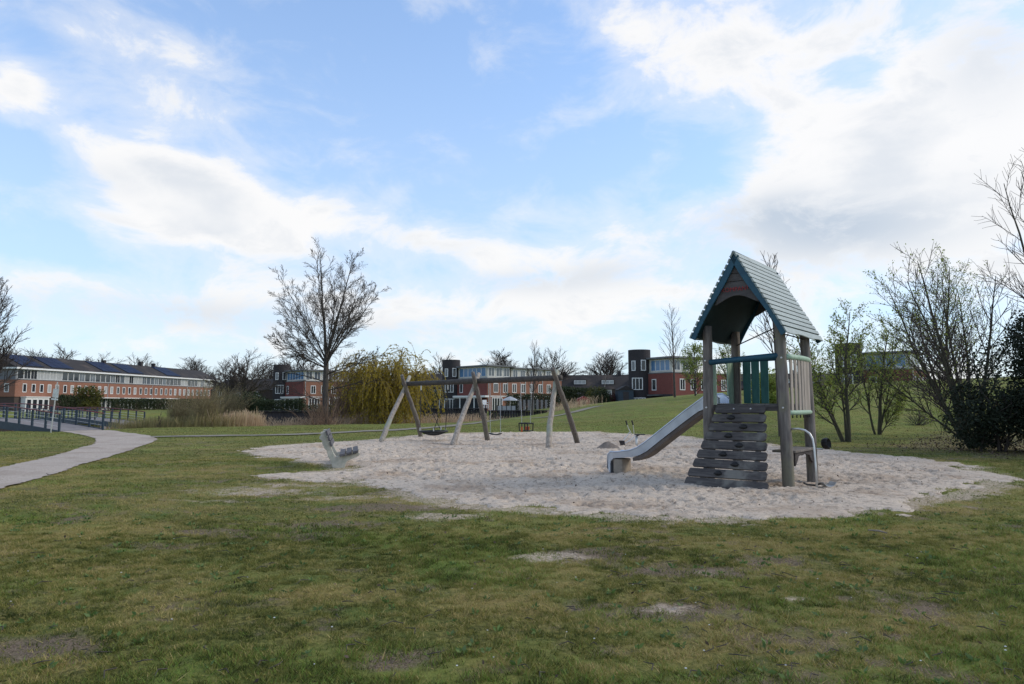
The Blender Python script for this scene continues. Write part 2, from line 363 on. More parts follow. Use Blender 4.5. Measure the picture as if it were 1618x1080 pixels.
def patches(x, y):
    """bare earth, sprinkled sand, yellow moss, lush green: 0..1 each"""
    s = sdist(x, y, SAND)
    b1 = fbm(x*.55+3, y*.85, 5, 21, .6); b2 = fbm(x*2.1, y*3.0, 4, 33, .6); b3 = fbm(x*7.0, y*8.5, 3, 35, .6)
    bare = sstep(.55, .66, b1*.34+b2*.33+b3*.33)*.9
    for (px, py, rx, ry) in [(450, 845, 1.1, .3), (330, 838, .7, .3), (620, 800, 1.6, .5), (930, 880, .7, .5), (1050, 962, .8, .3), (1210, 885, .5, .3), (1450, 955, .7, .4), (520, 828, .9, .35), (1090, 900, .9, .4), (260, 860, .8, .2), (620, 1040, .3, .2), (70, 1020, .4, .3)]:
        gx, gy = G(px, py); q = np.exp(-((x-gx)/rx)**2-((y-gy)/ry)**2); bare = np.maximum(bare, sstep(.38, .62, q*.42+b2*.30+b3*.45-.12))
    near = np.exp(-np.clip(-s, 0, 99)/.55)
    sprinkle = sstep(.50, .66, near*.42+(b2*.35+b1*.25+b3*.4)*.62)*(s < 0.3)
    for (px, py, rx, ry, wt) in [(868, 880, .42, .36, 1.05), (1262, 946, .15, .08, 1.1), (410, 775, 1.9, .75, .72), (560, 785, 1.7, .4, .7), (700, 815, .9, .45, .8), (1060, 958, .38, .18, .75), (1120, 900, .3, .2, .6), (330, 790, 1.0, .3, .55), (840, 815, .9, .2, .5), (470, 765, 1.6, .5, .7)]:
        gx, gy = G(px, py); q = np.exp(-((x-gx)/rx)**2-((y-gy)/ry)**2)*wt; sprinkle = np.maximum(sprinkle, sstep(.55, .84, q*.62+b2*.22+b3*.45))
    moss = sstep(.45, .65, fbm(x*.8, y*1.1, 4, 55, .6))
    lush = sstep(.52, .68, fbm(x*.45+9, y*.6, 4, 77, .55))
    far = sstep(21, 33, y)*(1-.35*sstep(.45, .62, fbm(x*.22, y*.3, 3, 88)))
    lush = np.maximum(lush, .95*far); moss = moss*(1-.75*far); bare = bare*(1-.9*far)
    return bare, sprinkle, moss, lush, s
Zg = ground_z(XS, YS)
nearw = (YS < 14) & (np.abs(XS) < 14)
Zg = Zg+np.where(nearw, (fbm(XS*3.2, YS*3.2, 3, 91)-.5)*.05+(fbm(XS*9, YS*9, 2, 92)-.5)*.02, 0)
bare, sprk, moss, lush, sS = patches(XS, YS); sS = sS+(fbm(XS*.8, YS*1.1, 4, 61)-.5)*1.7
Zg = Zg-.012*bare*nearw
# the grass sheet sinks under the sand pit
Zg = Zg-.10*sstep(.25, .9, sS)
idx = np.arange(ny*nx).reshape(ny, nx)
F = np.stack([idx[:-1, :-1], idx[:-1, 1:], idx[1:, 1:], idx[1:, :-1]], -1).reshape(-1, 4)
me = fast_mesh('ground', np.stack([XS, YS, Zg], -1).reshape(-1, 3), F, True)
ca = me.color_attributes.new('patch', 'FLOAT_COLOR', 'POINT')
LIT_PX = [(1400, 704), (1470, 690), (1618, 680), (1900, 682), (1900, 745), (1618, 722), (1500, 714), (1430, 710)]
LITTER = [G(*p) for p in LIT_PX]
litter_shade = sstep(-.6, 1.0, sdist(XS, YS, LITTER)+(fbm(XS*1.2, YS*1.2, 3, 41)-.5)*3)  # brown litter, plus the shadow under the trees put into the ground colour
ca.data.foreach_set('color', np.stack([np.maximum(bare, litter_shade*.62), sprk, moss, lush], -1).astype(np.float32).ravel())
def ground_fn(t, p):
    at = t.n('ShaderNodeAttribute', attribute_name='patch'); sp = t.n('ShaderNodeSeparateColor'); t.put(sp.inputs[0], at.outputs['Color'])
    P = posn(t)
    f1 = t.noise(P, 22, 6, .65); f2 = t.noise(P, 70, 5, .7); f3 = t.noise(P, 1.1, 5, .6); f4 = t.noise(scaled(t, P, (.35, 1.0, 1)), .8, 6, .65)
    g = t.mix(t.ramp(f1, .38, .62), (.055, .056, .016, 1), (.20, .185, .055, 1))  # soil and moss tones, darkened to paint shade between the blades
    g = t.mix(t.m('MULTIPLY', sp.outputs[2], t.ramp(f1, .3, .6, .25, .8)), g, (.28, .205, .08, 1))
    g = t.mix(t.m('MULTIPLY', at.outputs['Alpha'], t.ramp(t.noise(scaled(t, P, (1, .6, 1)), 1.9, 7, .68), .34, .62, .80, .12)), g, (.165, .225, .042, 1))
    g = t.mix(t.ramp(f4, .47, .70, 0, .34), g, (.21, .185, .06, 1))
    g = t.mix(t.ramp(f3, .42, .66, 0, .65), g, (.105, .155, .034, 1))
    f5 = t.noise(scaled(t, P, (.6, 1, 1)), .45, 8, .72)
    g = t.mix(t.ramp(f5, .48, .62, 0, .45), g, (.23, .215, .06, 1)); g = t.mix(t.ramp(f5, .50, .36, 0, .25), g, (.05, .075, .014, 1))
    soil = t.mix(t.ramp(f2, .35, .65), (.08, .058, .038, 1), (.26, .20, .145, 1))
    g = t.mix(t.m('MULTIPLY', sp.outputs[0], t.ramp(f1, .25, .55, .4, 1.0)), g, soil)
    sand = t.mix(t.ramp(f2, .35, .65), (.34, .275, .21, 1), (.56, .46, .36, 1))
    g = t.mix(t.m('MULTIPLY', sp.outputs[1], t.ramp(f1, .36, .58, .15, .95)), g, sand)
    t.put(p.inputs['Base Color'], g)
    h = t.m('ADD', f1, t.m('MULTIPLY', f2, .5)); bump(t, p, h, .9, .03)
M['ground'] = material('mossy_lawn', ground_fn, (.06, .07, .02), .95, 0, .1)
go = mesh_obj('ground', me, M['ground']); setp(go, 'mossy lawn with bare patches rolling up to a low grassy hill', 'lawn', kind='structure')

# sand pit: a bumpy sheet whose rim dips under the lawn
def heap(x, y):
    gx, gy = G(961, 710); return 0*x
sx0, sx1 = min(p[0] for p in SAND)-.5, max(p[0] for p in SAND)+.5
sy0, sy1 = min(p[1] for p in SAND)-.5, max(p[1] for p in SAND)+.5
yv = np.array(grow(sy0, sy1, .032, 1.0042)); xv = np.arange(sx0, sx1, .046)
X2, Y2 = np.meshgrid(xv, yv); s2 = sdist(X2, Y2, SAND)
s2n = s2+(fbm(X2*.8, Y2*1.1, 4, 61)-.5)*1.7+(fbm(X2*4, Y2*5, 3, 63)-.5)*.8
HOLLOWS = [(-3.25, 27.9, .9, .10), (-.62, 25.8, .6, .09), (.52, 24.9, .6, .07), (2.05, 15.85, .7, .10), (3.7, 12.2, .6, .05), (5.6, 13.0, .6, .06)]+[(x_, y_, .24, .05) for x_, y_ in ((5.0, 12.5), (3.83, 13.44), (5.94, 13.67), (4.77, 14.6))]+[(*G(px_, py_), .28, .05) for px_, py_ in ((603, 697), (665, 690), (716, 703.5), (770, 696), (867, 708), (912, 698.5))]
def sand_rel(x, y):
    rip = fbm(x*2.6+.4*fbm(x*3, y*3, 2, 8), y*3.4, 4, 71, .6)
    pits = sstep(.54, .66, fbm(x*8.5+rip, y*7.5, 2, 73))*(.35+1.1*fbm(x*1.1, y*1.3, 2, 74))
    fine = fbm(x*15, y*14, 2, 79)
    r = (rip-.5)*.09-pits*.06+(fine-.5)*.05+(fbm(x*.6, y*.6, 2, 75)-.5)*.08
    for (hx_, hy_, rr_, dd_) in HOLLOWS: r = r-dd_*np.exp(-((x-hx_)**2+(y-hy_)**2)/rr_**2)
    return r
Z2 = ground_z(X2, Y2)+.03+sand_rel(X2, Y2)*sstep(0, 1.2, s2n)-.16*sstep(.25, -.5, s2n)
def sand_z(x, y):
    a = np.array([float(x)]); b = np.array([float(y)]); return float((ground_z(a, b)+.03+sand_rel(a, b))[0])
keep = (s2n > -.6)
idx = np.arange(X2.size).reshape(X2.shape)
F = np.stack([idx[:-1, :-1], idx[:-1, 1:], idx[1:, 1:], idx[1:, :-1]], -1).reshape(-1, 4)
kf = keep.ravel()[F].all(1); F = F[kf]
used = np.unique(F); remap = -np.ones(X2.size, np.int64); remap[used] = np.arange(len(used))
me = fast_mesh('sand', np.stack([X2, Y2, Z2], -1).reshape(-1, 3)[used], remap[F], True)
def sand_fn(t, p):
    P = posn(t); a = t.noise(P, 60, 5, .7); b = t.noise(P, .55, 6, .65); c = t.noise(scaled(t, P, (1, 1.3, 1)), 10, 6, .66)
    g = t.mix(t.ramp(a, .3, .7), (.46, .385, .305, 1), (.68, .575, .465, 1))
    g = t.mix(t.ramp(b, .46, .66, 0, .75), g, (.38, .285, .205, 1))
    g = t.mix(t.ramp(c, .51, .66, 0, .75), g, (.19, .15, .115, 1))
    t.put(p.inputs['Base Color'], g); bump(t, p, t.m('ADD', c, t.m('MULTIPLY', a, .3)), .9, .06)
M['sand'] = material('trodden_sand', sand_fn, (.38, .34, .3), .95, 0, .15)
so = mesh_obj('sand', me, M['sand']); setp(so, 'wide patch of trodden pale sand under the play equipment', 'sand', kind='structure')

# paths: sheets laid on the ground
def strip(name, L, Rr, mat, lift, label, n=60, m=6):
    def res(P):
        P = np.array(P, float); d = np.r_[0, np.cumsum(np.hypot(*np.diff(P, axis=0).T))]; t = np.linspace(0, d[-1], n)
        # smooth by Catmull-like averaging
        q = np.stack([np.interp(t, d, P[:, 0]), np.interp(t, d, P[:, 1])], 1)
        for _ in range(3 if n < 200 else 60): q[1:-1] = (q[:-2]+2*q[1:-1]+q[2:])/4
        return q
    a = res(L); b = res(Rr); V = []
    for i in range(n):
        for j in range(m+1):
            f = j/m; x, y = a[i]*(1-f)+b[i]*f
            if j in (0, m): x += .045*rnd.uniform(-1, 1); y += .045*rnd.uniform(-1, 1)
            V.append((x, y))
    V = np.array(V); z = ground_z(V[:, 0], V[:, 1])+lift
    f = np.array([(i*(m+1)+j, i*(m+1)+j+1, (i+1)*(m+1)+j+1, (i+1)*(m+1)+j) for i in range(n-1) for j in range(m)])
    me_ = fast_mesh(name, np.c_[V, z], f, True)
    bm = bmesh.new(); bm.from_mesh(me_); bmesh.ops.recalc_face_normals(bm, faces=bm.faces)
    if sum(q.normal.z for q in bm.faces) < 0: bmesh.ops.reverse_faces(bm, faces=bm.faces)
    bm.to_mesh(me_); bm.free()
    return setp(mesh_obj(name, me_, mat), label, 'path', kind='structure')
def path_fn(t, p):
    P = posn(t); a = t.noise(P, 30, 6, .7); b = t.noise(P, .7, 5, .6)
    g = t.mix(t.ramp(a, .3, .7), (.29, .245, .20, 1), (.50, .43, .37, 1)); g = t.mix(t.ramp(b, .45, .66, 0, .7), g, (.27, .22, .175, 1)); g = t.mix(t.ramp(t.noise(P, 4, 5, .7), .55, .7, 0, .5), g, (.22, .185, .15, 1))
    t.put(p.inputs['Base Color'], g); bump(t, p, a, .7, .02)
M['path'] = material('gravel_asphalt', path_fn, (.25, .23, .22), .95, 0, .15)
M['trodden'] = noisy('trodden_path', (.24, .215, .17), (.17, .155, .115), 2, (1, 1, 1), .95, .2)
inner = [(-160, 772), (0, 740), (80, 722), (125, 710), (150, 701), (152, 695), (135, 689), (112, 684), (92, 681.5)]
outer = [(-160, 826), (0, 772), (100, 745), (180, 720), (235, 701), (250, 695), (240, 690), (215, 686), (172, 680)]
strip('path', [G(*p) for p in inner], [G(*p) for p in outer], M['path'], .02, 'grey gravel footpath curving across the lawn to the footbridge', 260, 8)
thin = [(238, 691.5), (350, 689), (450, 687), (540, 683.5), (640, 679), (720, 673), (790, 667)]
pts = [G(*p) for p in thin]+[(2.6, 50), (5.5, 56), (8, 63)]
Lp = []; Rp = []
for i, (x, y) in enumerate(pts):
    x2, y2 = pts[min(i+1, len(pts)-1)]; x1, y1 = pts[max(i-1, 0)]; d = math.hypot(x2-x1, y2-y1); nx_, ny_ = -(y2-y1)/d, (x2-x1)/d; hw = .55
    Lp.append((x+nx_*hw, y+ny_*hw)); Rp.append((x-nx_*hw, y-ny_*hw))
strip('path', Lp, Rp, M['trodden'], .035, 'thin pale footpath crossing the grass behind the swings', 220, 2)

# water
def water_fn(t, p):
    P = posn(t); n = t.noise(scaled(t, P, (1.0, .35, 1)), 1.6, 3, .5); bump(t, p, n, .12, .05)
M['water'] = material('pond_water', water_fn, (.012, .016, .014), .06, 0, .5)
wm = MB().add([(-135, 30, -.62), (10, 30, -.62), (10, 108, -.62), (-135, 108, -.62)], [(0, 1, 2, 3)])
setp(wm.build('water', M['water'], fix=False), 'dark still pond between the lawn and the houses', 'water', kind='structure')

# ------------------------------------------------------------------ play tower
T = empty('play_tower', (4.885, 13.55, 0), R(-39.05), 'weathered timber play tower with pitched green roof, ramp and steel slide', 'play tower')
TW = T.matrix_basis.copy()
def tz(x, y):
    p = Matrix.Translation(T.location) @ Matrix.Rotation(R(-39.05), 4, 'Z') @ Vector((x, y, 0)); return sand_z(p.x, p.y)
def rough_tube(pts, rads, n=14, amp=.004, sub=8, seed=1):
    rr = random.Random(seed); P = []; Rd = []
    for i in range(len(pts)-1):
        for k in range(sub):
            f = k/sub; P.append(Vector(pts[i]).lerp(Vector(pts[i+1]), f)); Rd.append(rads[i]*(1-f)+rads[i+1]*f)
    P.append(Vector(pts[-1])); Rd.append(rads[-1])
    P = [p+Vector((rr.uniform(-amp, amp), rr.uniform(-amp, amp), 0)) for p in P]; Rd = [r*(1+rr.uniform(-.025, .025)) for r in Rd]
    return MB().tube(P, Rd, n)
for i, (x, y, tx, ty) in enumerate([(.75, -.75, .67, -.72), (-.75, -.75, -.72, -.72), (.75, .75, .70, .72), (-.75, .75, -.71, .71)]):
    p_ = rough_tube([(x, y, -.25), (x*.5+tx*.5, y*.5+ty*.5, 1.5), (tx, ty, 3.02)], [.108, .10, .088], 16, .004, 8, i).build('post', M['post'], T, smooth=True)
    for (bz, sd_) in ((1.42, 0), (2.33, 1)):
        MB().lathe([(.0, 0), (.018, 0), (.018, .012), (.008, .018)], 8).build('bolt', M['galv'], p_, (x*.97-(.0), y-.10 if y < 0 else y+.10, bz), (R(90) if y < 0 else R(-90), 0, 0))
# platform
pl = MB()
pl.box(-.66, .66, -.70, -.62, 1.36, 1.47); pl.box(-.66, .66, .62, .70, 1.36, 1.47); pl.box(-.70, -.62, -.62, .62, 1.36, 1.47); pl.box(.62, .70, -.62, .62, 1.36, 1.47)
plat = pl.build('platform', M['plank'], T, bevel=.006)
for k in range(10):
    MB().box(-.61, .61, -.615+k*.123, -.615+k*.123+.115, 1.455, 1.495).build('plank', M['plank'], plat, bevel=.005)
# roof
HW, EZ, RZ, YF, YB = .91, 2.77, 4.33, -1.13, 1.22
sl = math.atan2(RZ-EZ, HW); SL = math.hypot(HW, RZ-EZ)
def slopeM(side):
    # local x along slope downwards, y along ridge, z outward normal
    ex = Vector((side*math.cos(sl), 0, -math.sin(sl))); ey = Vector((0, 1, 0)); ez = Vector((side*math.sin(sl), 0, math.cos(sl)))
    m = Matrix((ex, ey, ez)).transposed().to_4x4(); m.translation = Vector((0, 0, RZ)); return m
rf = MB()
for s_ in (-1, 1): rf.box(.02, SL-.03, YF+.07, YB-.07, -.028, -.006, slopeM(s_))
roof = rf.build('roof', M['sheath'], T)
NS = 15
for s_ in (-1, 1):
    for k in range(NS):
        pitch = SL/NS; mm = slopeM(s_) @ Matrix.Translation((k*pitch, 0, .0)) @ Matrix.Rotation(R(4.5), 4, 'Y')
        b = MB(); a0, a1 = .004, pitch*.79
        jit = rnd.uniform(-.008, .008)
        if k >= NS-1:   # wavy eaves board
            n = 14; vs_ = []
            for j in range(n+1):
                y = YF+(YB-YF)*j/n; e = pitch*(1.0+.32*math.sin(j/n*math.pi*4))
                vs_ += [mm @ Vector((a0, y, .004)), mm @ Vector((a0, y, .026)), mm @ Vector((a1*.9+e*.35, y, .026)), mm @ Vector((a1*.9+e*.35, y, .004))]
            fs = [(4*j+q, 4*j+(q+1) % 4, 4*(j+1)+(q+1) % 4, 4*(j+1)+q) for j in range(n) for q in range(4)]+[(0, 1, 2, 3), (4*n+3, 4*n+2, 4*n+1, 4*n)]
            b.add(vs_, fs)
        else: b.box(a0, a1, YF+jit, YB+jit, .004, .034, mm)
        b.build('roof_slat', M['slat'] if s_ > 0 else M['slat'], roof, bevel=.004, seg=1)
    for yy in (YF+.02, YB-.06):
        b = MB(); n = 10; vs_ = []
        for j in range(n+1):
            x = SL*j/n; dep = .105+.02*math.sin(j/n*math.pi*2)
            for (y, z) in ((yy, -.0), (yy+.04, -.0), (yy+.04, -dep), (yy, -dep)): vs_.append(slopeM(s_) @ Vector((x if j else .0, y, z)))
        b.add(vs_, [(4*j+q, 4*j+(q+1) % 4, 4*(j+1)+(q+1) % 4, 4*(j+1)+q) for j in range(n) for q in range(4)]+[(0, 1, 2, 3), (4*n+3, 4*n+2, 4*n+1, 4*n)])
        b.build('bargeboard', M['blue'], roof, bevel=.004, seg=1)
MB().tube([(0, YF-.01, RZ+.012), (0, YB+.01, RZ+.012)], .03, 10).build('ridge_cap', M['slat'], roof, smooth=True)
# gable boards, front and rear
gz0 = 3.50
for face, yg in ((0, YF+.085), (1, YB-.11)):
    z = gz0; k = 0
    while z < RZ-.16:
        z1 = min(z+.148, RZ-.13); w0 = (RZ-.07-z)/(RZ-EZ)*HW-.035; w1 = max((RZ-.07-z1)/(RZ-EZ)*HW-.035, .01)
        b = MB()
        if k == 0:
            n = 12; top = [(w1-.004, z1-.004), (-w1+.004, z1-.004)]; low = []
            wl = w0+.015
            for j in range(n+1):
                f = j/n; low.append((-wl+2*wl*f, z-.13+.16*math.sin(f*math.pi)**1.3))
            b.prism(low+top, 'y', yg, yg+.03)
        else: b.prism([(-w0, z+.003), (w0, z+.003), (w1, z1-.004), (-w1, z1-.004)], 'y', yg, yg+.03)
        b.build('gable_board', M['gable'], roof, bevel=.004, seg=1); z += .15; k += 1
# lettering on the front gable
def text(body, size, mat, parent, loc, rot, name):
    cu = bpy.data.curves.new('t', 'FONT'); cu.body = body; cu.size = size; cu.extrude = .004; cu.align_x = 'CENTER'
    o = bpy.data.objects.new('t', cu); col.objects.link(o); bpy.context.view_layer.update()
    me_ = bpy.data.meshes.new_from_object(o.evaluated_get(bpy.context.evaluated_depsgraph_get())); bpy.data.objects.remove(o); bpy.data.curves.remove(cu)
    me_.materials.clear(); return mesh_obj(name, me_, mat, parent, loc, rot)
text('KOMPAN', .115, M['red'], roof, (-.045, YF+.078, 3.61), (R(90), 0, 0), 'lettering')
mk = MB(); mk.bar((.215, 0, 3.63), (.23, 0, 3.735), .018, .006, (0, 1, 0)); mk.bar((.20, 0, 3.695), (.29, 0, 3.715), .014, .006, (0, 1, 0))
mk.build('emblem', M['red'], roof, (0, YF+.08, 0))
# tie rods under the roof
rods = MB().tube([(-.71, .71, 2.72), (.67, -.72, 2.93)], .012, 6).tube([(.70, .72, 2.78), (.67, -.72, 2.80)], .012, 6)
rods.build('tie_rod', M['rubber'], T)
# front rail
MB().tube([(-.67, -.77, 2.30), (0, -.79, 2.34), (.66, -.76, 2.38)], .055, 12).build('rail', M['blue'], T, smooth=True)
# right side: bowed rails and boards
def bow(z, amp=.07, r=.05):
    return [( .76+amp*math.sin(math.pi*f), -.70+1.40*f, z) for f in [i/8 for i in range(9)]]
MB().tube(bow(2.36), .052, 12).build('rail', M['ltgreen'], T, smooth=True)
MB().tube(bow(1.33), .045, 12).build('rail', M['ltgreen'], T, smooth=True)
for k in range(7):
    f = (k+1)/8; x = .765+.07*math.sin(math.pi*f); y = -.70+1.40*f
    MB().box(x-.012, x+.012, y-.066, y+.066, 1.36, 2.33).build('board', M['grate'], T, bevel=.005)
    MB().lathe([(.012, 0), (.012, .07)], 6).build('bolt', M['rubber'], T, (x, y, 1.23))
# rear side: sea green boards near the left post, rail
MB().tube([(-.67, .75, 2.41), (.66, .75, 2.43)], .045, 12).build('rail', M['blue'], T, smooth=True)
for x in (-.50, -.32, -.13):
    b = MB(); b.prism([(x-.075, 1.50), (x+.075, 1.50), (x+.085, 2.40), (x-.085, 2.40)], 'y', .73, .757); b.build('board', M['dkgreen'], T, bevel=.006)
# left side: pale green boards beside the slide opening, rail
MB().tube([(-.75, -.66, 2.31), (-.75, .66, 2.42)], .045, 12).build('rail', M['dkgreen'], T, smooth=True)
for y in (-.58, -.46, -.34, .36, .47, .58):
    MB().box(-.765, -.74, y-.053, y+.053, 1.40, 2.34+y*.08).build('board', M['ltgreen'], T, bevel=.006)
# ramp
ramp_top = Vector((-.02, -.80, 1.47)); ramp_bot = Vector((-.08, -1.63, -.02))
rdir = (ramp_bot-ramp_top); rl = rdir.length; ru = rdir.normalized(); rn = Vector((1, 0, 0)).cross(ru).normalized()
if rn.z < 0: rn = -rn
rm = MB()
for s_ in (-1, 1):
    rm.bar(ramp_top+Vector((s_*.34, 0, -.02))-rn*.05, ramp_bot+Vector((s_*.5, 0, 0))-rn*.05, .07, .09, rn)
ramp = rm.build('ramp', M['plank'], T)
NP = 9
for k in range(NP):
    f = (k+.5)/NP; c = ramp_top+rdir*f; hw = .46+.32*f**1.1; cxo = -.03+rnd.uniform(-.012, .012); tilt = rnd.uniform(-.012, .012); h = .083
    poly = [(-hw+.02, -h), (hw-.03, -h), (hw, -h+.03), (hw-.005, h-.03), (hw-.035, h), (-hw+.015, h), (-hw-.01, h-.03), (-hw+.0, -h+.04)]
    mm = Matrix((Vector((1, 0, 0)), ru, -rn)).transposed().to_4x4(); mm.translation = c+Vector((cxo, 0, 0)); mm = mm @ Matrix.Rotation(tilt, 4, 'Z')
    b = MB(); vs_ = [mm @ Vector((x, y, z)) for z in (-.022, .022) for x, y in poly]; n = len(poly)
    b.add(vs_, [tuple(range(n)), tuple(range(2*n-1, n-1, -1))]+[(i, n+i, n+(i+1) % n, (i+1) % n) for i in range(n)])
    b.build('plank', M['plank'], ramp, bevel=.008)
    if 0 < k < 8:
        gx = (.12 if k % 2 == 0 else -.14)+rnd.uniform(-.03, .03); q = MB(); base = mm @ Vector((gx, 0, -.022))
        prof = [(.055, 0), (.062, .012), (.05, .035), (.03, .048), (.012, .05)]
        q.lathe(prof, 9)
        gm = Matrix((Vector((1, 0, 0)), ru, rn)).transposed().to_4x4(); gm.translation = base
        q.v = [tuple(gm @ Vector((v[0]*(1.2+.3*math.sin(v[1]*60)), v[1]*.8, v[2]))) for v in q.v]
        q.build('climbing_grip', M['rubber'], ramp, smooth=True)
    if k == 0:
        for gx in (-.12, .2):
            q = MB().lathe([(.016, 0), (.016, .01), (.006, .016)], 8); gm = Matrix((Vector((1, 0, 0)), ru, rn)).transposed().to_4x4(); gm.translation = mm @ Vector((gx, 0, -.022))
            q.v = [tuple(gm @ Vector(v)) for v in q.v]; q.build('bolt', M['galv'], ramp)
# slide: runs out of the left side (local -x)
prof = [(-.02, 1.60), (.05, 1.66), (.13, 1.70), (.24, 1.69), (.40, 1.61), (.75, 1.375), (1.15, 1.085), (1.45, .865), (1.70, .685), (1.88, .575), (2.05, .515), (2.25, .48), (2.45, .455), (2.54, .43), (2.60, .37), (2.615, .28), (2.615, .05)]
bed = [(-.02, 1.50), (0.05, 1.49), (.14, 1.46), (.30, 1.40), (.46, 1.33), (.78, 1.11), (1.14, .85), (1.42, .645), (1.64, .48), (1.82, .385), (2.00, .335), (2.22, .31), (2.42, .295), (2.48, .28), (2.54, .22), (2.555, .15), (2.555, -.05)]
W_ = .25
prof = [(a_, b_-(.035 if 3 < i_ < 13 else 0)) for i_, (a_, b_) in enumerate(prof)]
M['slidefoot'] = noisy('slide_foot_concrete', (.33, .28, .225), (.24, .205, .165), 7, (1, 1, 1), .9, .2)
vs_ = []
for (s1, z1), (s0, z0) in zip(prof, bed):
    for (s, y, z) in ((s1, -W_, z1), (s0, -W_+.012, z0), (s0, W_-.012, z0), (s1, W_, z1)): vs_.append((-.72-s, y+.0, z))
n = len(prof); ch = MB().add(vs_, [(4*i+j, 4*i+j+1, 4*i+4+j+1, 4*i+4+j) for i in range(n-1) for j in range(3)])
slide = ch.build('slide', M['steel'], T, smooth=False)
sm = slide.modifiers.new('t', 'SOLIDIFY'); sm.thickness = .008; sm.offset = 0
for y in (-W_, W_): MB().tube([(-.72-s, y, z) for s, z in prof], .016, 8).build('rim', M['steel'], slide, smooth=True)
ub = MB(); vs_ = []; bb = bed[2:11]
for s, z in bb:
    for (y, zz) in ((-W_+.03, z-.015), (W_-.03, z-.015), (W_-.05, z-.095), (-W_+.05, z-.095)): vs_.append((-.72-s-.02*(zz < z-.1), y, zz))
n = len(bb); ub.add(vs_, [(4*i+q, 4*i+(q+1) % 4, 4*i+4+(q+1) % 4, 4*i+4+q) for i in range(n-1) for q in range(4)]+[(0, 1, 2, 3), (4*n-1, 4*n-2, 4*n-3, 4*n-4)])
ub.build('underside', M['under'], slide)
MB().box(-3.22, -2.99, -W_+.04, W_-.04, -.15, .27).build('foot', M['slidefoot'], slide, bevel=.03)
# counter under the platform, black bowl, steel pole
ct = MB(); ct.box(.44, .86, -.66, .66, .60, .645)
cnt = ct.build('counter', M['post'], T, bevel=.01)
br = MB(); pts_ = [(-.60, .60), (-.60, .36), (-.5, .42), (-.40, .52), (-.28, .55), (-.15, .53), (0, .56), (.15, .53), (.28, .52), (.38, .42), (.5, .36), (.6, .38), (.6, .60)]
br.prism([(y, z) for y, z in pts_], 'x', .80, .835); br.build('apron', M['timber'], cnt)
bw = MB().lathe([(.02, 0), (.06, .005), (.10, .03), (.115, .075), (.112, .12), (.10, .14), (.095, .12), (.06, .06)], 10)
bw.build('bowl', M['rubber'], T, (.93, .80, .70), (R(8), R(80), 0), smooth=False)
arm = MB().tube([(.75, .72, .62), (.95, .78, .60)], .014, 8); arm.build('bowl_bracket', M['galv'], T)
pp = [(.80, -.72, 1.04), (.95, -.73, 1.045), (1.06, -.735, 1.02), (1.14, -.74, .96), (1.185, -.745, .87), (1.205, -.75, .75), (1.23, -.78, .4), (1.25, -.82, -.15)]
MB().tube(pp, .019, 10).build('pole', M['galv'], T, smooth=True)

sc = empty('steel_scoop', (*G(1307, 772), 0), R(10), 'small galvanised steel scoop lying in the sand beside the play tower', 'scoop'); sc.scale = (1.35, 1.35, 1.35)
sc.location.z = sand_z(sc.location.x, sc.location.y)+.0
b = MB(); n = 8; vs_ = []
for i in range(n+1):
    a = math.pi*(.12+.76*i/n)
    for y in (-.07, .07): vs_.append((.10*math.cos(a), y, .015+.09-.09*math.sin(a)+.0))
b.add(vs_, [(2*i, 2*i+1, 2*i+3, 2*i+2) for i in range(n)])
o = b.build('pan', M['galv'], sc); s_ = o.modifiers.new('t', 'SOLIDIFY'); s_.thickness = .006
MB().tube([(-.09, 0, .05), (-.16, .02, .03), (-.24, .05, .035), (-.30, .05, .06)], .012, 8).build('handle', M['rubber'], sc)

# ------------------------------------------------------------------ sand digger
dgx, dgy = G(1006, 704); D = empty('sand_digger', (dgx, dgy, sand_z(dgx, dgy)), 0, 'small steel sand digger with two black handles standing in the sand', 'sand digger')
MB().tube([(0, 0, -.2), (0, 0, .33)], .045, 10).build('post', M['galv'], D, smooth=True)
st = MB(); st.box(-.06, .30, -.11, .11, .36, .39); st.bar((0, 0, .33), (.1, 0, .37), .1, .05); st.build('seat', M['rubber'], D, bevel=.012)
for y in (-.05, .05):
    MB().tube([(-.02, y, .36), (-.22, y, .18), (-.44, y*.6, .06)] if y < 0 else [(-.23, y, .46), (-.36, y, .28), (-.50, y*.6, .12)], .016, 8).build('arm', M['white'], D)
    x0 = -.17+y*2.2+.1
    MB().tube([(-.12+y, y, .36), (-.20+y*2, y, .62), (-.22+y*2.3, y, .74)], .012, 8).build('lever', M['galv'], D)
    MB().tube([(-.22+y*2.3, y, .71), (-.265+y*2.3, y, .87)], .026, 8).build('grip', M['rubber'], D)
bk = MB(); bk.prism([(-.62, .16), (-.44, .16), (-.42, -.02), (-.55, -.05)], 'y', -.09, .09); bk.build('bucket', M['timber'], D, bevel=.008)
hx, hy = G(961, 710); hb = MB(); n = 26
g_ = np.linspace(-.6, .6, n); HX, HY = np.meshgrid(g_, g_); rr_ = np.hypot(HX*1.0, HY)/.5
HZ = .26*np.exp(-(rr_**2)*2.2)*(1+.5*(fbm(HX*7+5, HY*7, 3, 99)-.5))+(fbm(HX*14, HY*14, 2, 98)-.5)*.05-.05
ii = np.arange(n*n).reshape(n, n)
me = fast_mesh('sand_heap', np.stack([HX, HY, HZ], -1).reshape(-1, 3), np.stack([ii[:-1, :-1], ii[:-1, 1:], ii[1:, 1:], ii[1:, :-1]], -1).reshape(-1, 4), True)
M['damp'] = noisy('damp_sand', (.20, .165, .14), (.13, .11, .09), 14, (1, 1, 1), .95, .5, bd=.02)
ho = mesh_obj('sand_heap', me, M['damp'], loc=(hx, hy, sand_z(hx, hy)-.01)); setp(ho, 'low heap of darker dug sand near the foot of the slide', 'sand heap')

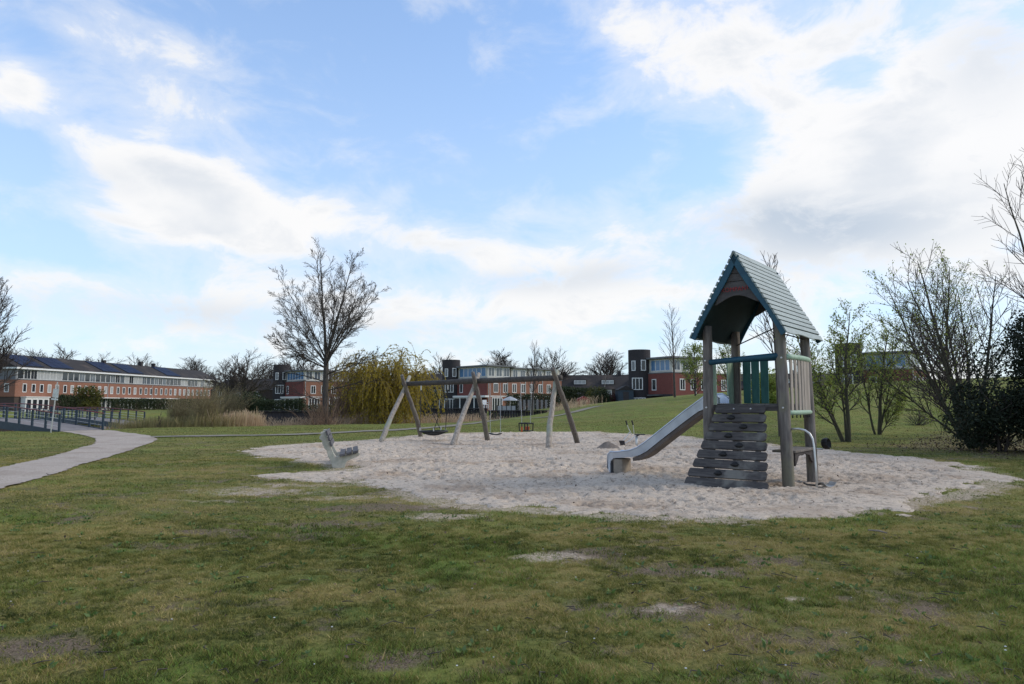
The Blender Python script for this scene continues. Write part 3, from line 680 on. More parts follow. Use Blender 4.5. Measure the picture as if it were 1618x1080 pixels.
# ------------------------------------------------------------------ swing set
SW = empty('swing_frame', (0, 0, 0), 0, 'long timber swing frame with three crossed pole trestles and one dark beam', 'swing frame')
LB = [(G(603, 697), G(665, 690)), (G(716, 703.5), G(770, 696)), (G(867, 708), G(912, 698.5))]
CT = [.55, .60, .27]
cr = []
for (a, b), t in zip(LB, CT): cr.append(Vector((a[0]*(1-t)+b[0]*t, a[1]*(1-t)+b[1]*t, 0)))
bd = (cr[2]-cr[0]).normalized(); BZ = 2.36
SW.location = (cr[1].x, cr[1].y, 0); off = Vector(SW.location)
A_ = cr[0]-bd*.15; B_ = cr[2]+bd*.2
mid = (A_+B_)/2
b = rough_tube([A_-off+Vector((0, 0, BZ-.03)), mid-off+Vector((0, 0, BZ)), B_-off+Vector((0, 0, BZ+.04))], [.095, .105, .10], 12, .012, 8, 5).build('beam', M['beam'], SW, smooth=True)
for i, ((fa, fb), c) in enumerate(zip(LB, cr)):
    for j, base in enumerate((fa, fb)):
        base = Vector((base[0], base[1], 0)); sg = -1 if j == 0 else 1
        cp = c+bd*(.085*sg)+Vector((0, 0, BZ-.30)); d = cp-base; top = base+d*1.30
        pth = [base-d*.06, base+d*.36, base+d*.74, base+d*1.02, top]
        bend = Vector((.05*sg, .03, 0))*(1 if i != 2 else .8)
        pth[1] += bend; pth[2] += bend*.6
        rough_tube([p-off for p in pth], [.105, .10, .092, .085, .072], 12, .010, 4, 40+i*3+j).build('leg', M['leg'] if j == 0 else M['post'], SW, smooth=True)
def beam_pt(f): return A_.lerp(B_, f)+Vector((0, 0, BZ-.03+.07*f))
def hang(f0, f1): return beam_pt(f0), beam_pt(f1)
def inv(px):   # fraction along the beam seen at column px
    best = min(((abs(809+1079*(A_.lerp(B_, k/400).x)/(A_.lerp(B_, k/400).y*.996+.08)-px)), k/400) for k in range(401)); return best[1]
# nest swing
fm = inv(686); c = beam_pt(fm); Np = empty('nest_swing', (c.x, c.y, 0), math.atan2(bd.y, bd.x), 'black round nest swing hanging from the left bay of the frame', 'swing')
nz = .36; rr = .56
tor = MB(); n = 28; m_ = 8
for i in range(n):
    a = 2*math.pi*i/n
    for j in range(m_):
        q = 2*math.pi*j/m_; tor.v.append(((rr+.035*math.cos(q))*math.cos(a), (rr+.035*math.cos(q))*math.sin(a), nz+.035*math.sin(q)))
for i in range(n):
    for j in range(m_): tor.f.append((i*m_+j, ((i+1) % n)*m_+j, ((i+1) % n)*m_+(j+1) % m_, i*m_+(j+1) % m_))
tor.build('rim', M['rubber'], Np, smooth=True)
nt = MB()
for k in range(-6, 7):
    o_ = k*.085; hl = math.sqrt(max(rr*rr-o_*o_, .001))
    for ax in (0, 1):
        P_ = []
        for q in range(9):
            s = -hl+2*hl*q/8; x, y = (s, o_) if ax == 0 else (o_, s); P_.append((x, y, nz-.16*(1-(x*x+y*y)/(rr*rr))))
        nt.tube(P_, .012, 4, False)
nt.build('net', M['rubber'], Np)
for sx in (-1, 1):
    tp = Vector((sx*.80, 0, BZ-.09))
    lk = MB().tube([tp+Vector((0, 0, 0)), tp+Vector((0, 0, -.22))], .022, 8).build('shackle', M['galv'], Np)
    for sy in (-1, 1):
        e = Vector((sx*rr*.72, sy*rr*.70, nz+.03)) if sy < 0 else Vector((sx*rr*.25, sy*rr*.95, nz+.03))
        MB().tube([tp+Vector((0, 0, -.2)), e], .014, 6).build('rope', M['rubber'], Np)
        MB().tube([e+Vector((0, 0, .12)), e], .026, 6).build('clamp', M['galv'], Np)
def chain(a, b, mat, parent, r=.010):
    mb = MB(); a = Vector(a); b = Vector(b); L = (b-a).length; n = max(2, int(L/.075)); d = (b-a).normalized()
    for i in range(n):
        p = a.lerp(b, (i+.5)/n); h = L/n*.58; o_ = Vector((r*1.1, 0, 0)) if i % 2 else Vector((0, r*1.1, 0))
        mb.tube([p-d*h+o_*.0, p-d*h*.5+o_, p+d*h*.5+o_, p+d*h], r*.55, 4, False); mb.tube([p-d*h, p-d*h*.5-o_, p+d*h*.5-o_, p+d*h], r*.55, 4, False)
    return mb.build('chain', mat, parent)
fm = inv(783); c = beam_pt(fm); Bp = empty('belt_swing', (c.x, c.y, 0), math.atan2(bd.y, bd.x), 'black belt swing seat on two pale chains beside the middle trestle', 'swing')
b = MB(); vs_ = []; n = 10
for i in range(n+1):
    x = -.27+.54*i/n; z = .31+.05*(abs(x)/.27)**2
    for (y, dz_) in ((-.085, 0), (.085, 0), (.085, .035), (-.085, .035)): vs_.append((x, y, z+dz_))
b.add(vs_, [(4*i+q, 4*i+(q+1) % 4, 4*i+4+(q+1) % 4, 4*i+4+q) for i in range(n) for q in range(4)]+[(0, 1, 2, 3), (4*n+3, 4*n+2, 4*n+1, 4*n)])
b.build('seat', M['rubber'], Bp, bevel=.01)
for s_ in (-1, 1): chain((s_*.26, 0, .38), (s_*.25, 0, BZ-.07), M['galv'], Bp)
fm = inv(831); c = beam_pt(fm); Kp = empty('toddler_swing', (c.x, c.y, 0), math.atan2(bd.y, bd.x), 'black and orange cradle swing for toddlers on two pale chains', 'swing')
b = MB()
for z_, r_ in ((.98-.2, .024), ):
    pts_ = [(-.20, -.16), (.20, -.16), (.20, .16), (-.20, .16), (-.20, -.16)]
    b.tube([(x, y, z_) for x, y in pts_], r_, 8)
b.build('ring', M['rubber'], Kp)
for (x, y) in ((-.20, -.16), (.20, -.16), (.20, .16), (-.20, .16), (-.07, -.16), (.07, -.16)):
    MB().tube([(x, y, .78), (x*.95, y*.95, .50)], .02, 8).build('bar', M['rubber'], Kp)
MB().box(-.18, .18, -.14, .14, .49, .525).build('seat', M['rubber'], Kp, bevel=.015)
MB().box(-.12, .06, .10, .13, .53, .66).build('back', M['orange'], Kp, bevel=.02)
MB().box(-.09, -.03, -.185, -.16, .47, .66).build('strap', M['orange'], Kp, bevel=.01)
for s_ in (-1, 1): chain((s_*.20, 0, .79), (s_*.27, 0, BZ-.07), M['galv'], Kp)

# ------------------------------------------------------------------ bench
bx, by = G(537, 738.5); ang = math.atan2(bx, by)   # runs away along the view
BN = empty('bench', (bx, by, gz(bx, by)), 0, 'concrete bench with dark wooden slats at the left edge of the sand', 'bench')
BN.rotation_euler = (0, 0, R(13))
outline = [(-.11, -.15), (.11, -.15), (.12, .06), (.16, .15), (.28, .205), (.43, .27), (.46, .33), (.43, .345), (.0, .262), (-.10, .27), (-.15, .34), (-.24, .56), (-.33, .82), (-.36, .85), (-.45, .84), (-.475, .80), (-.44, .765), (-.485, .73), (-.48, .68), (-.41, .62), (-.42, .57), (-.38, .5), (-.36, .45), (-.31, .40), (-.28, .28), (-.22, .16)]
for k, y in enumerate((0, 1.45)): MB().prism(outline, 'y', y, y+.11).build('support', M['concrete'], BN, bevel=.012)
def slat(cx_, cz, w_, t_, a, name='slat'):
    mm = Matrix.Translation((cx_, 0, cz)) @ Matrix.Rotation(a, 4, 'Y')
    MB().box(-w_/2, w_/2, -.12, 1.68, -t_/2, t_/2, mm).build(name, M['benchwood'], BN, bevel=.008)
for cx_, cz in ((.05, .305), (.20, .338), (.35, .371)): slat(cx_, cz, .128, .055, R(-12))
for cx_, cz in ((-.215, .56), (-.262, .685), (-.31, .81)): slat(cx_, cz, .115, .045, R(70))

# ------------------------------------------------------------------ trees
def tubes_mesh(name, br, sides):
    V = []; Fq = []
    for pts_, rad in br:
        k = len(pts_); b = len(V)
        t = (pts_[-1]-pts_[0]); ref = Vector((0, 0, 1)) if abs(t.z) < .8*t.length else Vector((1, .2, 0))
        for i, p in enumerate(pts_):
            t = pts_[min(i+1, k-1)]-pts_[max(i-1, 0)]; x = t.cross(ref)
            if x.length < 1e-6: x = Vector((1, 0, 0))
            x.normalize(); y = t.cross(x).normalized()
            for j in range(sides):
                a = 2*math.pi*j/sides; V.append(p+(x*math.cos(a)+y*math.sin(a))*rad[i])
        for i in range(k-1):
            for j in range(sides):
                j2 = (j+1) % sides; Fq.append((b+i*sides+j, b+i*sides+j2, b+(i+1)*sides+j2, b+(i+1)*sides+j))
    return fast_mesh(name, np.array([tuple(v) for v in V]), np.array(Fq), sides > 4)
def leaf_mesh(name, P, size, rng, up=.3, elong=1.6, dirs=None, droop=0):
    P = np.asarray(P, float); n = len(P); sz = size*rng.uniform(.6, 1.3, n)
    if dirs is None:
        d = rng.normal(size=(n, 3)); d[:, 2] += up
    else: d = np.asarray(dirs)+rng.normal(size=(n, 3))*.35
    d[:, 2] -= droop; d /= np.linalg.norm(d, axis=1)[:, None]
    u = np.cross(d, rng.normal(size=(n, 3))); u /= np.linalg.norm(u, axis=1)[:, None]+1e-9
    a = P; c = P+d*(sz*elong)[:, None]; m1 = P+d*(sz*elong*.45)[:, None]+u*(sz*.42)[:, None]; m2 = P+d*(sz*elong*.45)[:, None]-u*(sz*.42)[:, None]
    V = np.stack([a, m1, c, m2], 1).reshape(-1, 3); Fq = np.arange(4*n).reshape(n, 4)
    me_ = fast_mesh(name, V, Fq); at = me_.attributes.new('rnd', 'FLOAT', 'FACE'); at.data.foreach_set('value', rng.random(n).astype(np.float32)); return me_
class Tree:
    def __init__(s, seed): s.r = random.Random(seed); s.np = np.random.default_rng(seed); s.big = []; s.small = []; s.tips = []
    def branch(s, p, d, L, r0, r1, nseg, wob, trop):
        pts_ = [p.copy()]; rad = [r0]; d = d.normalized()
        for i in range(nseg):
            d = (d+Vector((s.r.gauss(0, wob), s.r.gauss(0, wob), s.r.gauss(0, wob)+trop))).normalized()
            pts_.append(pts_[-1]+d*(L/nseg)); rad.append(r0+(r1-r0)*(i+1)/nseg)
        return pts_, rad
    def at(s, pts_, f):
        x = f*(len(pts_)-1); i = min(int(x), len(pts_)-2); return pts_[i].lerp(pts_[i+1], x-i), (pts_[i+1]-pts_[i]).normalized()
    def kids(s, pts_, rad, n, f0, f1, Lf, rf, ang, lvl, spec):
        for k in range(n):
            f = f0+(f1-f0)*(k+s.r.random())/n; p, d = s.at(pts_, f); az_ = s.r.random()*2*math.pi if lvl else (k*2.4+s.r.uniform(-.4, .4))
            x = d.cross(Vector((0, 0, 1)));
            if x.length < .05: x = d.cross(Vector((1, 0, 0)))
            x.normalize(); y = d.cross(x)
            a = ang*s.r.uniform(.75, 1.25); nd = d*math.cos(a)+(x*math.cos(az_)+y*math.sin(az_))*math.sin(a)
            L = Lf(f)*s.r.uniform(.75, 1.2); rr0 = min(rad[0]*(1-f)*.8+rad[-1]*f, rf(f))
            q, qr = s.branch(p, nd, L, rr0, spec[lvl]['r1'], spec[lvl]['seg'], spec[lvl]['wob'], spec[lvl]['trop'])
            (s.big if lvl == 0 else s.small).append((q, qr))
            if lvl+1 < len(spec):
                nx_ = spec[lvl+1]; s.kids(q, qr, nx_['n'], nx_['f0'], 1.0, lambda ff, L=L, nx_=nx_: L*nx_['len']*(1.1-.55*ff), lambda ff, qr=qr, nx_=nx_: max(qr[0]*.55, nx_['r1']*1.3), nx_['ang'], lvl+1, spec)
            else: s.tips.append((q[-1], (q[-1]-q[-2]).normalized())); s.tips.append((q[len(q)//2], (q[-1]-q[-2]).normalized()))
def put_tree(t, name, loc, label, cat, bark_, twig_, group=None, leaves=None, big_sides=7, rz=0, sc_=1):
    E = empty(name, loc, rz, label, cat, group); E.scale = (sc_,)*3
    mesh_obj('trunk', tubes_mesh('trunk', t.big, big_sides), bark_, E)
    c = mesh_obj('crown', tubes_mesh('crown', t.small, 3), twig_, E)
    if leaves: mesh_obj('foliage', leaves[0], leaves[1], c)
    return E
def gpos(px, Y, z=None): x = (px-809)/1079*Y*.998; return (x, Y, gz(x, Y)-.05)

# big bare tree at the bank
t = Tree(11); H = 14.0; tp, tr = t.branch(Vector((0, 0, -.3)), Vector((.02, 0, 1)), 6.3, .24, .17, 7, .03, .02); t.big.append((tp, tr))
top = tp[-1]
spec = [dict(r1=.022, seg=8, wob=.06, trop=.05), dict(n=12, f0=.15, len=.42, ang=.62, r1=.012, seg=5, wob=.08, trop=.05), dict(n=7, f0=.2, len=.42, ang=.6, r1=.009, seg=3, wob=.1, trop=.05)]
def oval(a):
    A = (math.sin(a)/4.3)**2+(math.cos(a)/5.0)**2; B = 2*3.1*math.cos(a)/5.0**2; C = (3.1/5.0)**2-1
    return (B+math.sqrt(B*B-4*A*C))/(2*A)
for k_, (ang_, r) in enumerate([(.10, .12), (.26, .11), (.42, .06), (.56, .06), (.50, .055), (.68, .055), (.76, .05), (.88, .05), (.64, .055), (.96, .045), (1.08, .042), (.82, .045), (1.20, .038), (.34, .06), (1.02, .04), (1.26, .036), (.55, .05), (.72, .05), (.92, .045), (.40, .055), (1.14, .036), (1.32, .034), (.6, .05), (.8, .045)]):
    az_ = [2.9, .1][k_] if k_ < 2 else k_*2.4
    L = oval(ang_)*.93; d = Vector((math.sin(ang_)*math.cos(az_), math.sin(ang_)*math.sin(az_), math.cos(ang_)))
    q, qr = t.branch(top-Vector((0, 0, max(0, ang_-.3)*.9)), d, L, r, .010, 10, .03, .008); t.big.append((q, qr))
    t.kids(q, qr, 12, .25, 1.0, lambda ff, L=L: L*.27*(1.2-.85*ff)+.25, lambda ff: .015*(1-ff)+.008, .62, 0, [dict(r1=.009, seg=6, wob=.05, trop=.03), dict(n=9, f0=.15, len=.45, ang=.55, r1=.008, seg=4, wob=.07, trop=.03), dict(n=3, f0=.25, len=.45, ang=.55, r1=.007, seg=2, wob=.08, trop=.05)])
for (zf, az_, L) in [(.50, 3.3, 3.2), (.62, .2, 3.4), (.72, 3.0, 3.8), (.8, 5.8, 3.6), (.88, 3.6, 4.2), (.7, 1.5, 3)]:
    p, _ = t.at(tp, zf); q, qr = t.branch(p, Vector((math.cos(az_), math.sin(az_), .35)), L, .05, .012, 7, .06, .0); t.big.append((q, qr))
    t.kids(q, qr, 10, .15, 1.0, lambda ff, L=L: L*.35*(1.15-.7*ff), lambda ff: .02, .6, 0, [dict(r1=.011, seg=5, wob=.08, trop=.05), dict(n=6, f0=.2, len=.45, ang=.6, r1=.008, seg=3, wob=.1, trop=.05)])
# level-0 kids were put in big: move the thin ones to the crown
thin_ = [b_ for b_ in t.big if b_[1][0] < .052]; t.big = [b_ for b_ in t.big if b_[1][0] >= .052]; t.small += thin_
x, y = G(515, 668)[0], G(515, 668)[1]
bud = leaf_mesh('buds', [tuple(p) for p, d in t.tips[::2]], .045, t.np, dirs=[tuple(d) for p, d in t.tips[::2]])
put_tree(t, 'bare_tree', (x, y, gz(x, y)), 'tall bare tree with rounded crown standing at the pond edge', 'tree', M['bark'], M['twig'], leaves=(bud, M['buds']), sc_=1.12)
# shoots at its foot
def shrub(name, loc, h, spread, n, label, mat, seed, lean=0, leaves=None, cat='shrub', sub=6, r=.014, group=None, lsize=.03, lfrac=1.0):
    t = Tree(seed)
    for k in range(n):
        az_ = t.r.random()*6.283; a = t.r.uniform(.05, spread); L = h*t.r.uniform(.6, 1.05)
        d = Vector((math.sin(a)*math.cos(az_)+lean, math.sin(a)*math.sin(az_), math.cos(a)))
        q, qr = t.branch(Vector((t.r.uniform(-.25, .25)*h*.3, t.r.uniform(-.25, .25)*h*.3, -.1)), d, L, r, r*.4, 6, .06, -.01)
        t.big.append((q, qr))
        t.kids(q, qr, sub, .25, 1, lambda ff: L*.35*(1.1-.6*ff), lambda ff: r*.6, .5, 1, [None, dict(r1=r*.35, seg=3, wob=.08, trop=.02)])
    E = empty(name, loc, 0, label, cat, group)
    mesh_obj('stem', tubes_mesh('stem', t.big, 4), mat, E); c = mesh_obj('crown', tubes_mesh('crown', t.small, 3), mat, E)
    if leaves:
        P = [p for p, d in t.tips]; P = P[:int(len(P)*lfrac)]
        P2 = []
        for p in P:
            for _ in range(3): P2.append((p.x+t.r.gauss(0, .06), p.y+t.r.gauss(0, .06), p.z+t.r.gauss(0, .06)))
        mesh_obj('foliage', leaf_mesh('foliage', P2, lsize, t.np), leaves, c)
    return E
shrub('basal_shoots', (x, y-.6, gz(x, y)), 4.0, 1.0, 90, 'reddish bare shoots spreading round the foot of the tall tree', M['twigred'], 5, sub=6, r=.017)

# willow
t = Tree(21); wx, wy = gpos(608, 57)[:2]; tp, tr = t.branch(Vector((0, 0, -.3)), Vector((.05, 0, 1)), 2.6, .28, .2, 5, .04, 0); t.big.append((tp, tr))
LP = []; LD = []
for k in range(17):
    az_ = k*2.4; a = t.r.uniform(.1, .72); d = Vector((math.sin(a)*math.cos(az_), math.sin(a)*math.sin(az_), math.cos(a)))
    q, qr = t.branch(tp[-1]-Vector((0, 0, t.r.uniform(0, .6))), d, t.r.uniform(3.2, 4.4), .1, .02, 7, .1, -.02); t.big.append((q, qr))
    for j in range(60):
        p, dd = t.at(q, t.r.uniform(.25, 1)); p = p+Vector((t.r.gauss(0, .45), t.r.gauss(0, .45), t.r.gauss(0, .25)))
        o_ = Vector((t.r.gauss(0, .45)+d.x*.3, t.r.gauss(0, .45)+d.y*.3, .2)); L = min(t.r.uniform(1.2, 3.4), max(.8, p.z-.4)); s_, sr = t.branch(p, o_, L, .012, .006, 8, .05, -.42); t.small.append((s_, sr))
        for m_ in range(46):
            pp_, d3 = t.at(s_, t.r.random()); LP.append((pp_.x+t.r.gauss(0, .04), pp_.y+t.r.gauss(0, .04), pp_.z)); LD.append(tuple(d3))
put_tree(t, 'willow_tree', (wx, wy, gz(wx, wy)), 'yellow-green weeping willow beside the pond', 'tree', M['bark'], M['twiglight'], leaves=(leaf_mesh('f', LP, .06, t.np, dirs=LD, elong=2.3), M['willow']), sc_=1.22)
# brown tangle left of the willow
sx_, sy_ = gpos(556, 60)[:2]
shrub('bare_shrub', (sx_, sy_, gz(sx_, sy_)), 6.6, .55, 90, 'brown leafless tangle of branches left of the willow', M['twigred'], 9, sub=14, r=.026, leaves=M['willow'], lfrac=.35, lsize=.05)

# round bare trees behind the houses: three shapes, copied
def round_tree(seed, H, th, n0=16, spread=1.25):
    t = Tree(seed); tp, tr = t.branch(Vector((0, 0, -.4)), Vector((0, 0, 1)), th, .26, .19, 5, .03, 0); t.big.append((tp, tr))
    for k in range(n0):
        a = spread*t.r.uniform(.15, 1.1); az_ = k*2.4; d = Vector((math.sin(a)*math.cos(az_), math.sin(a)*math.sin(az_), math.cos(a))); L = (H-th)*t.r.uniform(.8, 1.02)*(1-.22*a)
        q, qr = t.branch(tp[-1]-Vector((0, 0, .5*a)), d, L, .13, .03, 7, .05, .02); t.big.append((q, qr))
        t.kids(q, qr, 13, .18, 1, lambda ff, L=L: L*.42*(1.15-.6*ff), lambda ff: .04, .6, 1, [None, dict(r1=.022, seg=4, wob=.08, trop=.03), dict(n=9, f0=.15, len=.55, ang=.6, r1=.015, seg=3, wob=.1, trop=.03)])
    return t
BT = [round_tree(31, 11, 4.2), round_tree(32, 12, 4.5, 17, 1.15), round_tree(33, 10.5, 3.6, 15, 1.3)]
protos = []
for t in BT: protos.append((tubes_mesh('trunk', t.big, 5), tubes_mesh('crown', t.small, 3)))
for k, (px, Y, ytop, v, lab) in enumerate([
  (700, 165, 562, 0, 'bare round tree behind the chimney of the dark brick stair tower'), (792, 168, 553, 1, 'bare round tree above the pale upper floor of the middle house'),
  (875, 160, 553, 0, 'bare round tree behind the right swing trestle'), (962, 160, 553, 1, 'bare round tree above the long dark tiled roof'),
  (95, 205, 548, 2, 'bare spreading tree above the solar panels nearest the left edge'), (220, 215, 563, 0, 'small bare tree behind the middle of the solar roof'),
  (307, 220, 564, 1, 'bare round tree near the far end of the solar roof'), (383, 128, 556, 2, 'dense bare tree between the solar roof and the next house'),
  (468, 170, 556, 2, 'bare tree behind the left stair tower house'), (360, 150, 572, 0, 'low bare tree by the far gable of the left terrace'), (40, 190, 550, 1, 'bare tree behind the roof at the left edge'),
  (1420, 120, 570, 2, 'bare tree half hidden behind the house on the hill'), (150, 215, 562, 2, 'bare tree behind the second pair of solar panels'), (430, 190, 572, 1, 'faint bare tree far behind the left stair tower house')]):
    h = 1.5+(637-ytop)*Y/1079; x = (px-809)/1079*Y; z0 = gz(x, Y); s = (h-z0)/[11, 12, 10.5][v]*1.03
    E = empty('bare_tree', (x, Y, z0-.1), k*1.3, lab, 'tree', 'bare trees behind the houses'); E.scale = (s*1.35, s*1.35, s)
    mesh_obj('trunk', protos[v][0], M['bark'], E); mesh_obj('crown', protos[v][1], M['twig'], E)

# tree cut by the left edge
t = Tree(41); tp, tr = t.branch(Vector((0, 0, -.3)), Vector((0, 0, 1)), 11.5, .24, .03, 14, .02, .01); t.big.append((tp, tr))
t.kids(tp, tr, 46, .22, .98, lambda ff: 4.6*(1.05-.75*ff), lambda ff: .07*(1-ff)+.02, .75, 0, [dict(r1=.014, seg=7, wob=.06, trop=.08), dict(n=15, f0=.15, len=.40, ang=.55, r1=.010, seg=4, wob=.09, trop=.06), dict(n=4, f0=.2, len=.45, ang=.5, r1=.009, seg=2, wob=.1, trop=.05)])
lx = (-22-809)/1079*50; put_tree(t, 'bare_tree', (lx, 50, gz(lx, 50) if gz(lx, 50) > -.5 else -.9), 'purplish bare tree cut off by the left edge of the picture', 'tree', M['bark'], M['twig'])
# slim young trees
def slim(seed, px, Y, ytop, label, spread=.5, n=22, bark_='bark', leaves=None, low=.25, name='young_tree', reach=.34):
    h = 1.5+(637-ytop)*Y/1079; x = (px-809)/1079*Y*.998; z0 = gz(x, Y); h -= z0; t = Tree(seed)
    tp, tr = t.branch(Vector((0, 0, -.2)), Vector((0, 0, 1)), h, .012*h+.02, .012, 10, .03, .02); t.big.append((tp, tr))
    t.kids(tp, tr, n, low, .97, lambda ff: h*reach*(1.15-.8*ff), lambda ff: .03*(1-ff)+.01, spread, 0, [dict(r1=.010, seg=6, wob=.06, trop=.06), dict(n=7, f0=.2, len=.42, ang=.5, r1=.008, seg=3, wob=.08, trop=.05)])
    t.small += t.big[1:]; t.big = t.big[:1]
    lf = None
    if leaves: lf = (leaf_mesh('f', [tuple(p+Vector((t.r.gauss(0, .08), t.r.gauss(0, .08), t.r.gauss(0, .08)))) for p, d in t.tips for _ in range(leaves[1])], leaves[2], t.np), leaves[0])
    return put_tree(t, name, (x, Y, z0), label, 'tree', M[bark_], M['twig'], leaves=lf)
slim(51, 841, 60, 543, 'slim young bare tree by the path behind the toddler swing', .45, 26)
slim(52, 1066, 66, 486, 'slender bare tree in front of the red house on the right', .55, 26, low=.3)
slim(53, 1232, 30, 405, 'tall thin bare tree rising behind the play tower roof', .5, 26, low=.4, reach=.30)
slim(54, 955, 120, 590, 'pale birch in front of the long dark roof', .5, 14, 'birch')
slim(55, 1098, 62, 548, 'budding greenish tree at the top of the slide', .8, 44, leaves=(M['spring'], 5, .09), low=.04, reach=.5)
slim(57, 1150, 58, 545, 'second budding tree on the hill seen below the tower roof', .8, 40, leaves=(M['spring'], 4, .085), low=.04, reach=.5)

# right-hand trees
def clump(seed, loc, stems, label, leaves=None, nl=2, ls=.05, kids=16, name='tree', frac=1.0, cat='tree', reach=.34):
    t = Tree(seed); x, y = loc
    for (a, az_, L, r) in stems:
        d = Vector((math.sin(a)*math.cos(az_), math.sin(a)*math.sin(az_), math.cos(a)))
        q, qr = t.branch(Vector((0, 0, -.15))+Vector((math.cos(az_), math.sin(az_), 0))*r*1.0, d, L, r, .012, 10, .045, .03); t.big.append((q, qr))
        t.kids(q, qr, kids, .22, .98, lambda ff, L=L: L*reach*(1.15-.75*ff), lambda ff: .03*(1-ff)+.009, .62, 0, [dict(r1=.007, seg=6, wob=.08, trop=.05), dict(n=11, f0=.15, len=.5, ang=.6, r1=.005, seg=4, wob=.1, trop=.04)])
    ns = []; bg_ = []
    for b_ in t.big: (bg_ if b_[1][0] > .035 else ns).append(b_)
    t.big = bg_; t.small += ns; lf = None
    if leaves:
        T_ = [p for p, d in t.tips]; t.r.shuffle(T_); T_ = T_[:int(len(T_)*frac)]
        lf = (leaf_mesh('f', [tuple(p+Vector((t.r.gauss(0, .05), t.r.gauss(0, .05), t.r.gauss(0, .05)))) for p in T_ for _ in range(nl)], ls, t.np), leaves)
    return put_tree(t, name, (x, y, gz(x, y)), label, cat, M['barkgreen'], M['twig'], leaves=lf)
clump(61, G(1338, 698), [(.10, .2, 5.2, .095), (.32, 2.9, 5.0, .08), (.5, 3.6, 3.6, .05), (.35, 1.3, 4.4, .05)], 'forked small tree with first leaves right of the play tower', M['spring'], 4, .055, frac=1.0)
clump(62, G(1387, 689), [(.03, .2, 5.0, .10), (.28, 2.7, 4.4, .055), (.35, .4, 4.6, .055), (.7, .2, 2.4, .03)], 'single-stemmed small tree with first leaves below the house on the hill', M['spring'], 4, .055, frac=.9)
clump(63, G(1528, 694), [(.42, 2.95, 7.4, .10), (.22, 2.6, 7.8, .10), (.60, 3.3, 6.4, .075), (.12, 1.0, 7.2, .09), (.30, .5, 7.0, .09), (.75, 2.8, 5.0, .05)], 'large leaning multi-stemmed tree coming into leaf at the right', M['spring'], 3, .055, 18, frac=.9)
clump(64, (15.6, 23.2), [(.12, 2.9, 7.0, .10), (.35, 3.2, 6.2, .08), (.25, .8, 6.4, .08), (.5, 2.4, 5.0, .06)], 'dark-stemmed tree in front of the evergreen at the right edge', M['spring'], 1, .05, 18, frac=.4)
t_ = clump(65, (18.9, 21.6), [(.10, 3.0, 10.2, .12), (.32, 2.9, 9.4, .09), (.5, 3.4, 7.6, .09), (.3, 1.2, 9.2, .1), (.3, 5.0, 9, .1), (.22, 2.2, 9.8, .1)], 'tall bare tree reaching in from the right edge', None, 0, 0, 16, reach=.30)
# evergreen masses
def blob_mass(name, loc, ell, n, size, label, cat, mat, seed, group=None, stems=True, ground=True):
    rg = np.random.default_rng(seed); E = empty(name, loc, 0, label, cat, group); P = []
    lobes = [(rg.uniform(-1, 1, 3)*np.array(ell)*np.array([.62, .62, .75])*np.array([1, 1, 1])+np.array([0, 0, ell[2]*.82]), rg.uniform(.32, .55)) for _ in range(20)]
    for _ in range(n):
        c, s = lobes[rg.integers(len(lobes))]; v = rg.normal(size=3); v /= np.linalg.norm(v); r = rg.random()**.35
        p = c+v*r*np.array(ell)*s
        if p[2] > .03: P.append(p)
    if stems:
        t = Tree(seed)
        for k in range(5):
            q, qr = t.branch(Vector((t.r.uniform(-.4, .4)*ell[0], t.r.uniform(-.4, .4)*ell[1], -.2)), Vector((t.r.gauss(0, .3), t.r.gauss(0, .3), 1)), ell[2]*1.4, .06, .02, 6, .06, .02); t.big.append((q, qr))
            t.kids(q, qr, 10, .1, 1, lambda ff: ell[0]*.7, lambda ff: .02, .8, 1, [None, dict(r1=.008, seg=4, wob=.08, trop=.02)])
        mesh_obj('stem', tubes_mesh('stem', t.big+t.small, 4), M['twig'], E)
    mesh_obj('foliage', leaf_mesh('foliage', P, size, rg), mat, E); return E
blob_mass('evergreen_bush', (17.0, 20.8, .1), (2.3, 2.3, 2.5), 42000, .065, 'dense dark evergreen bush at the right edge', 'bush', M['evergreen'], 71)
blob_mass('evergreen_bush', (15.3, 21.6, .05), (1.7, 1.3, 1.15), 13000, .06, 'lower dark evergreen bush in front of the leaning tree', 'bush', M['evergreen'], 72)
blob_mass('evergreen_bush', (20.5, 16.5, .2), (3.0, 3.4, 3.0), 9000, .12, 'dark evergreen bush beyond the right edge', 'bush', M['evergreen'], 73)
bx_, by_ = gpos(1208, 46)[:2]; blob_mass('green_bush', (bx_, by_, gz(bx_, by_)), (1.3, 1.2, 1.35), 7000, .09, 'bright green bush on the hill seen through the tower rails', 'bush', M['spring'], 74)
hx_, hy_ = G(1452, 683); shrub('twig_heap', (hx_, hy_, gz(hx_, hy_)), 1.0, 1.2, 40, 'low dark heap of twigs on the grass between the right-hand trees', M['twig'], 75, sub=5, r=.012)
hx_, hy_ = G(1490, 690); shrub('sapling', (hx_, hy_, gz(hx_, hy_)), 1.9, .35, 8, 'leafy yellow-green sapling beside the twig heap', M['barkgreen'], 76, leaves=M['spring'], sub=8, r=.01, lsize=.05, cat='sapling')
# litter under the trees
rg = np.random.default_rng(80); P = []
xx = rg.uniform(9, 24, 30000); yy = rg.uniform(14, 34, 30000); dd = sdist(xx, yy, LITTER); k_ = dd+rg.normal(size=30000)*.7 > 0; xx, yy = xx[k_][:5000], yy[k_][:5000]
lm = leaf_mesh('leaf_litter', np.c_[xx, yy, ground_z(xx, yy)+.01], .05, rg, up=.1)
setp(mesh_obj('leaf_litter', lm, M['litter']), 'brown leaf litter under the trees at the right', 'leaf litter', kind='stuff')

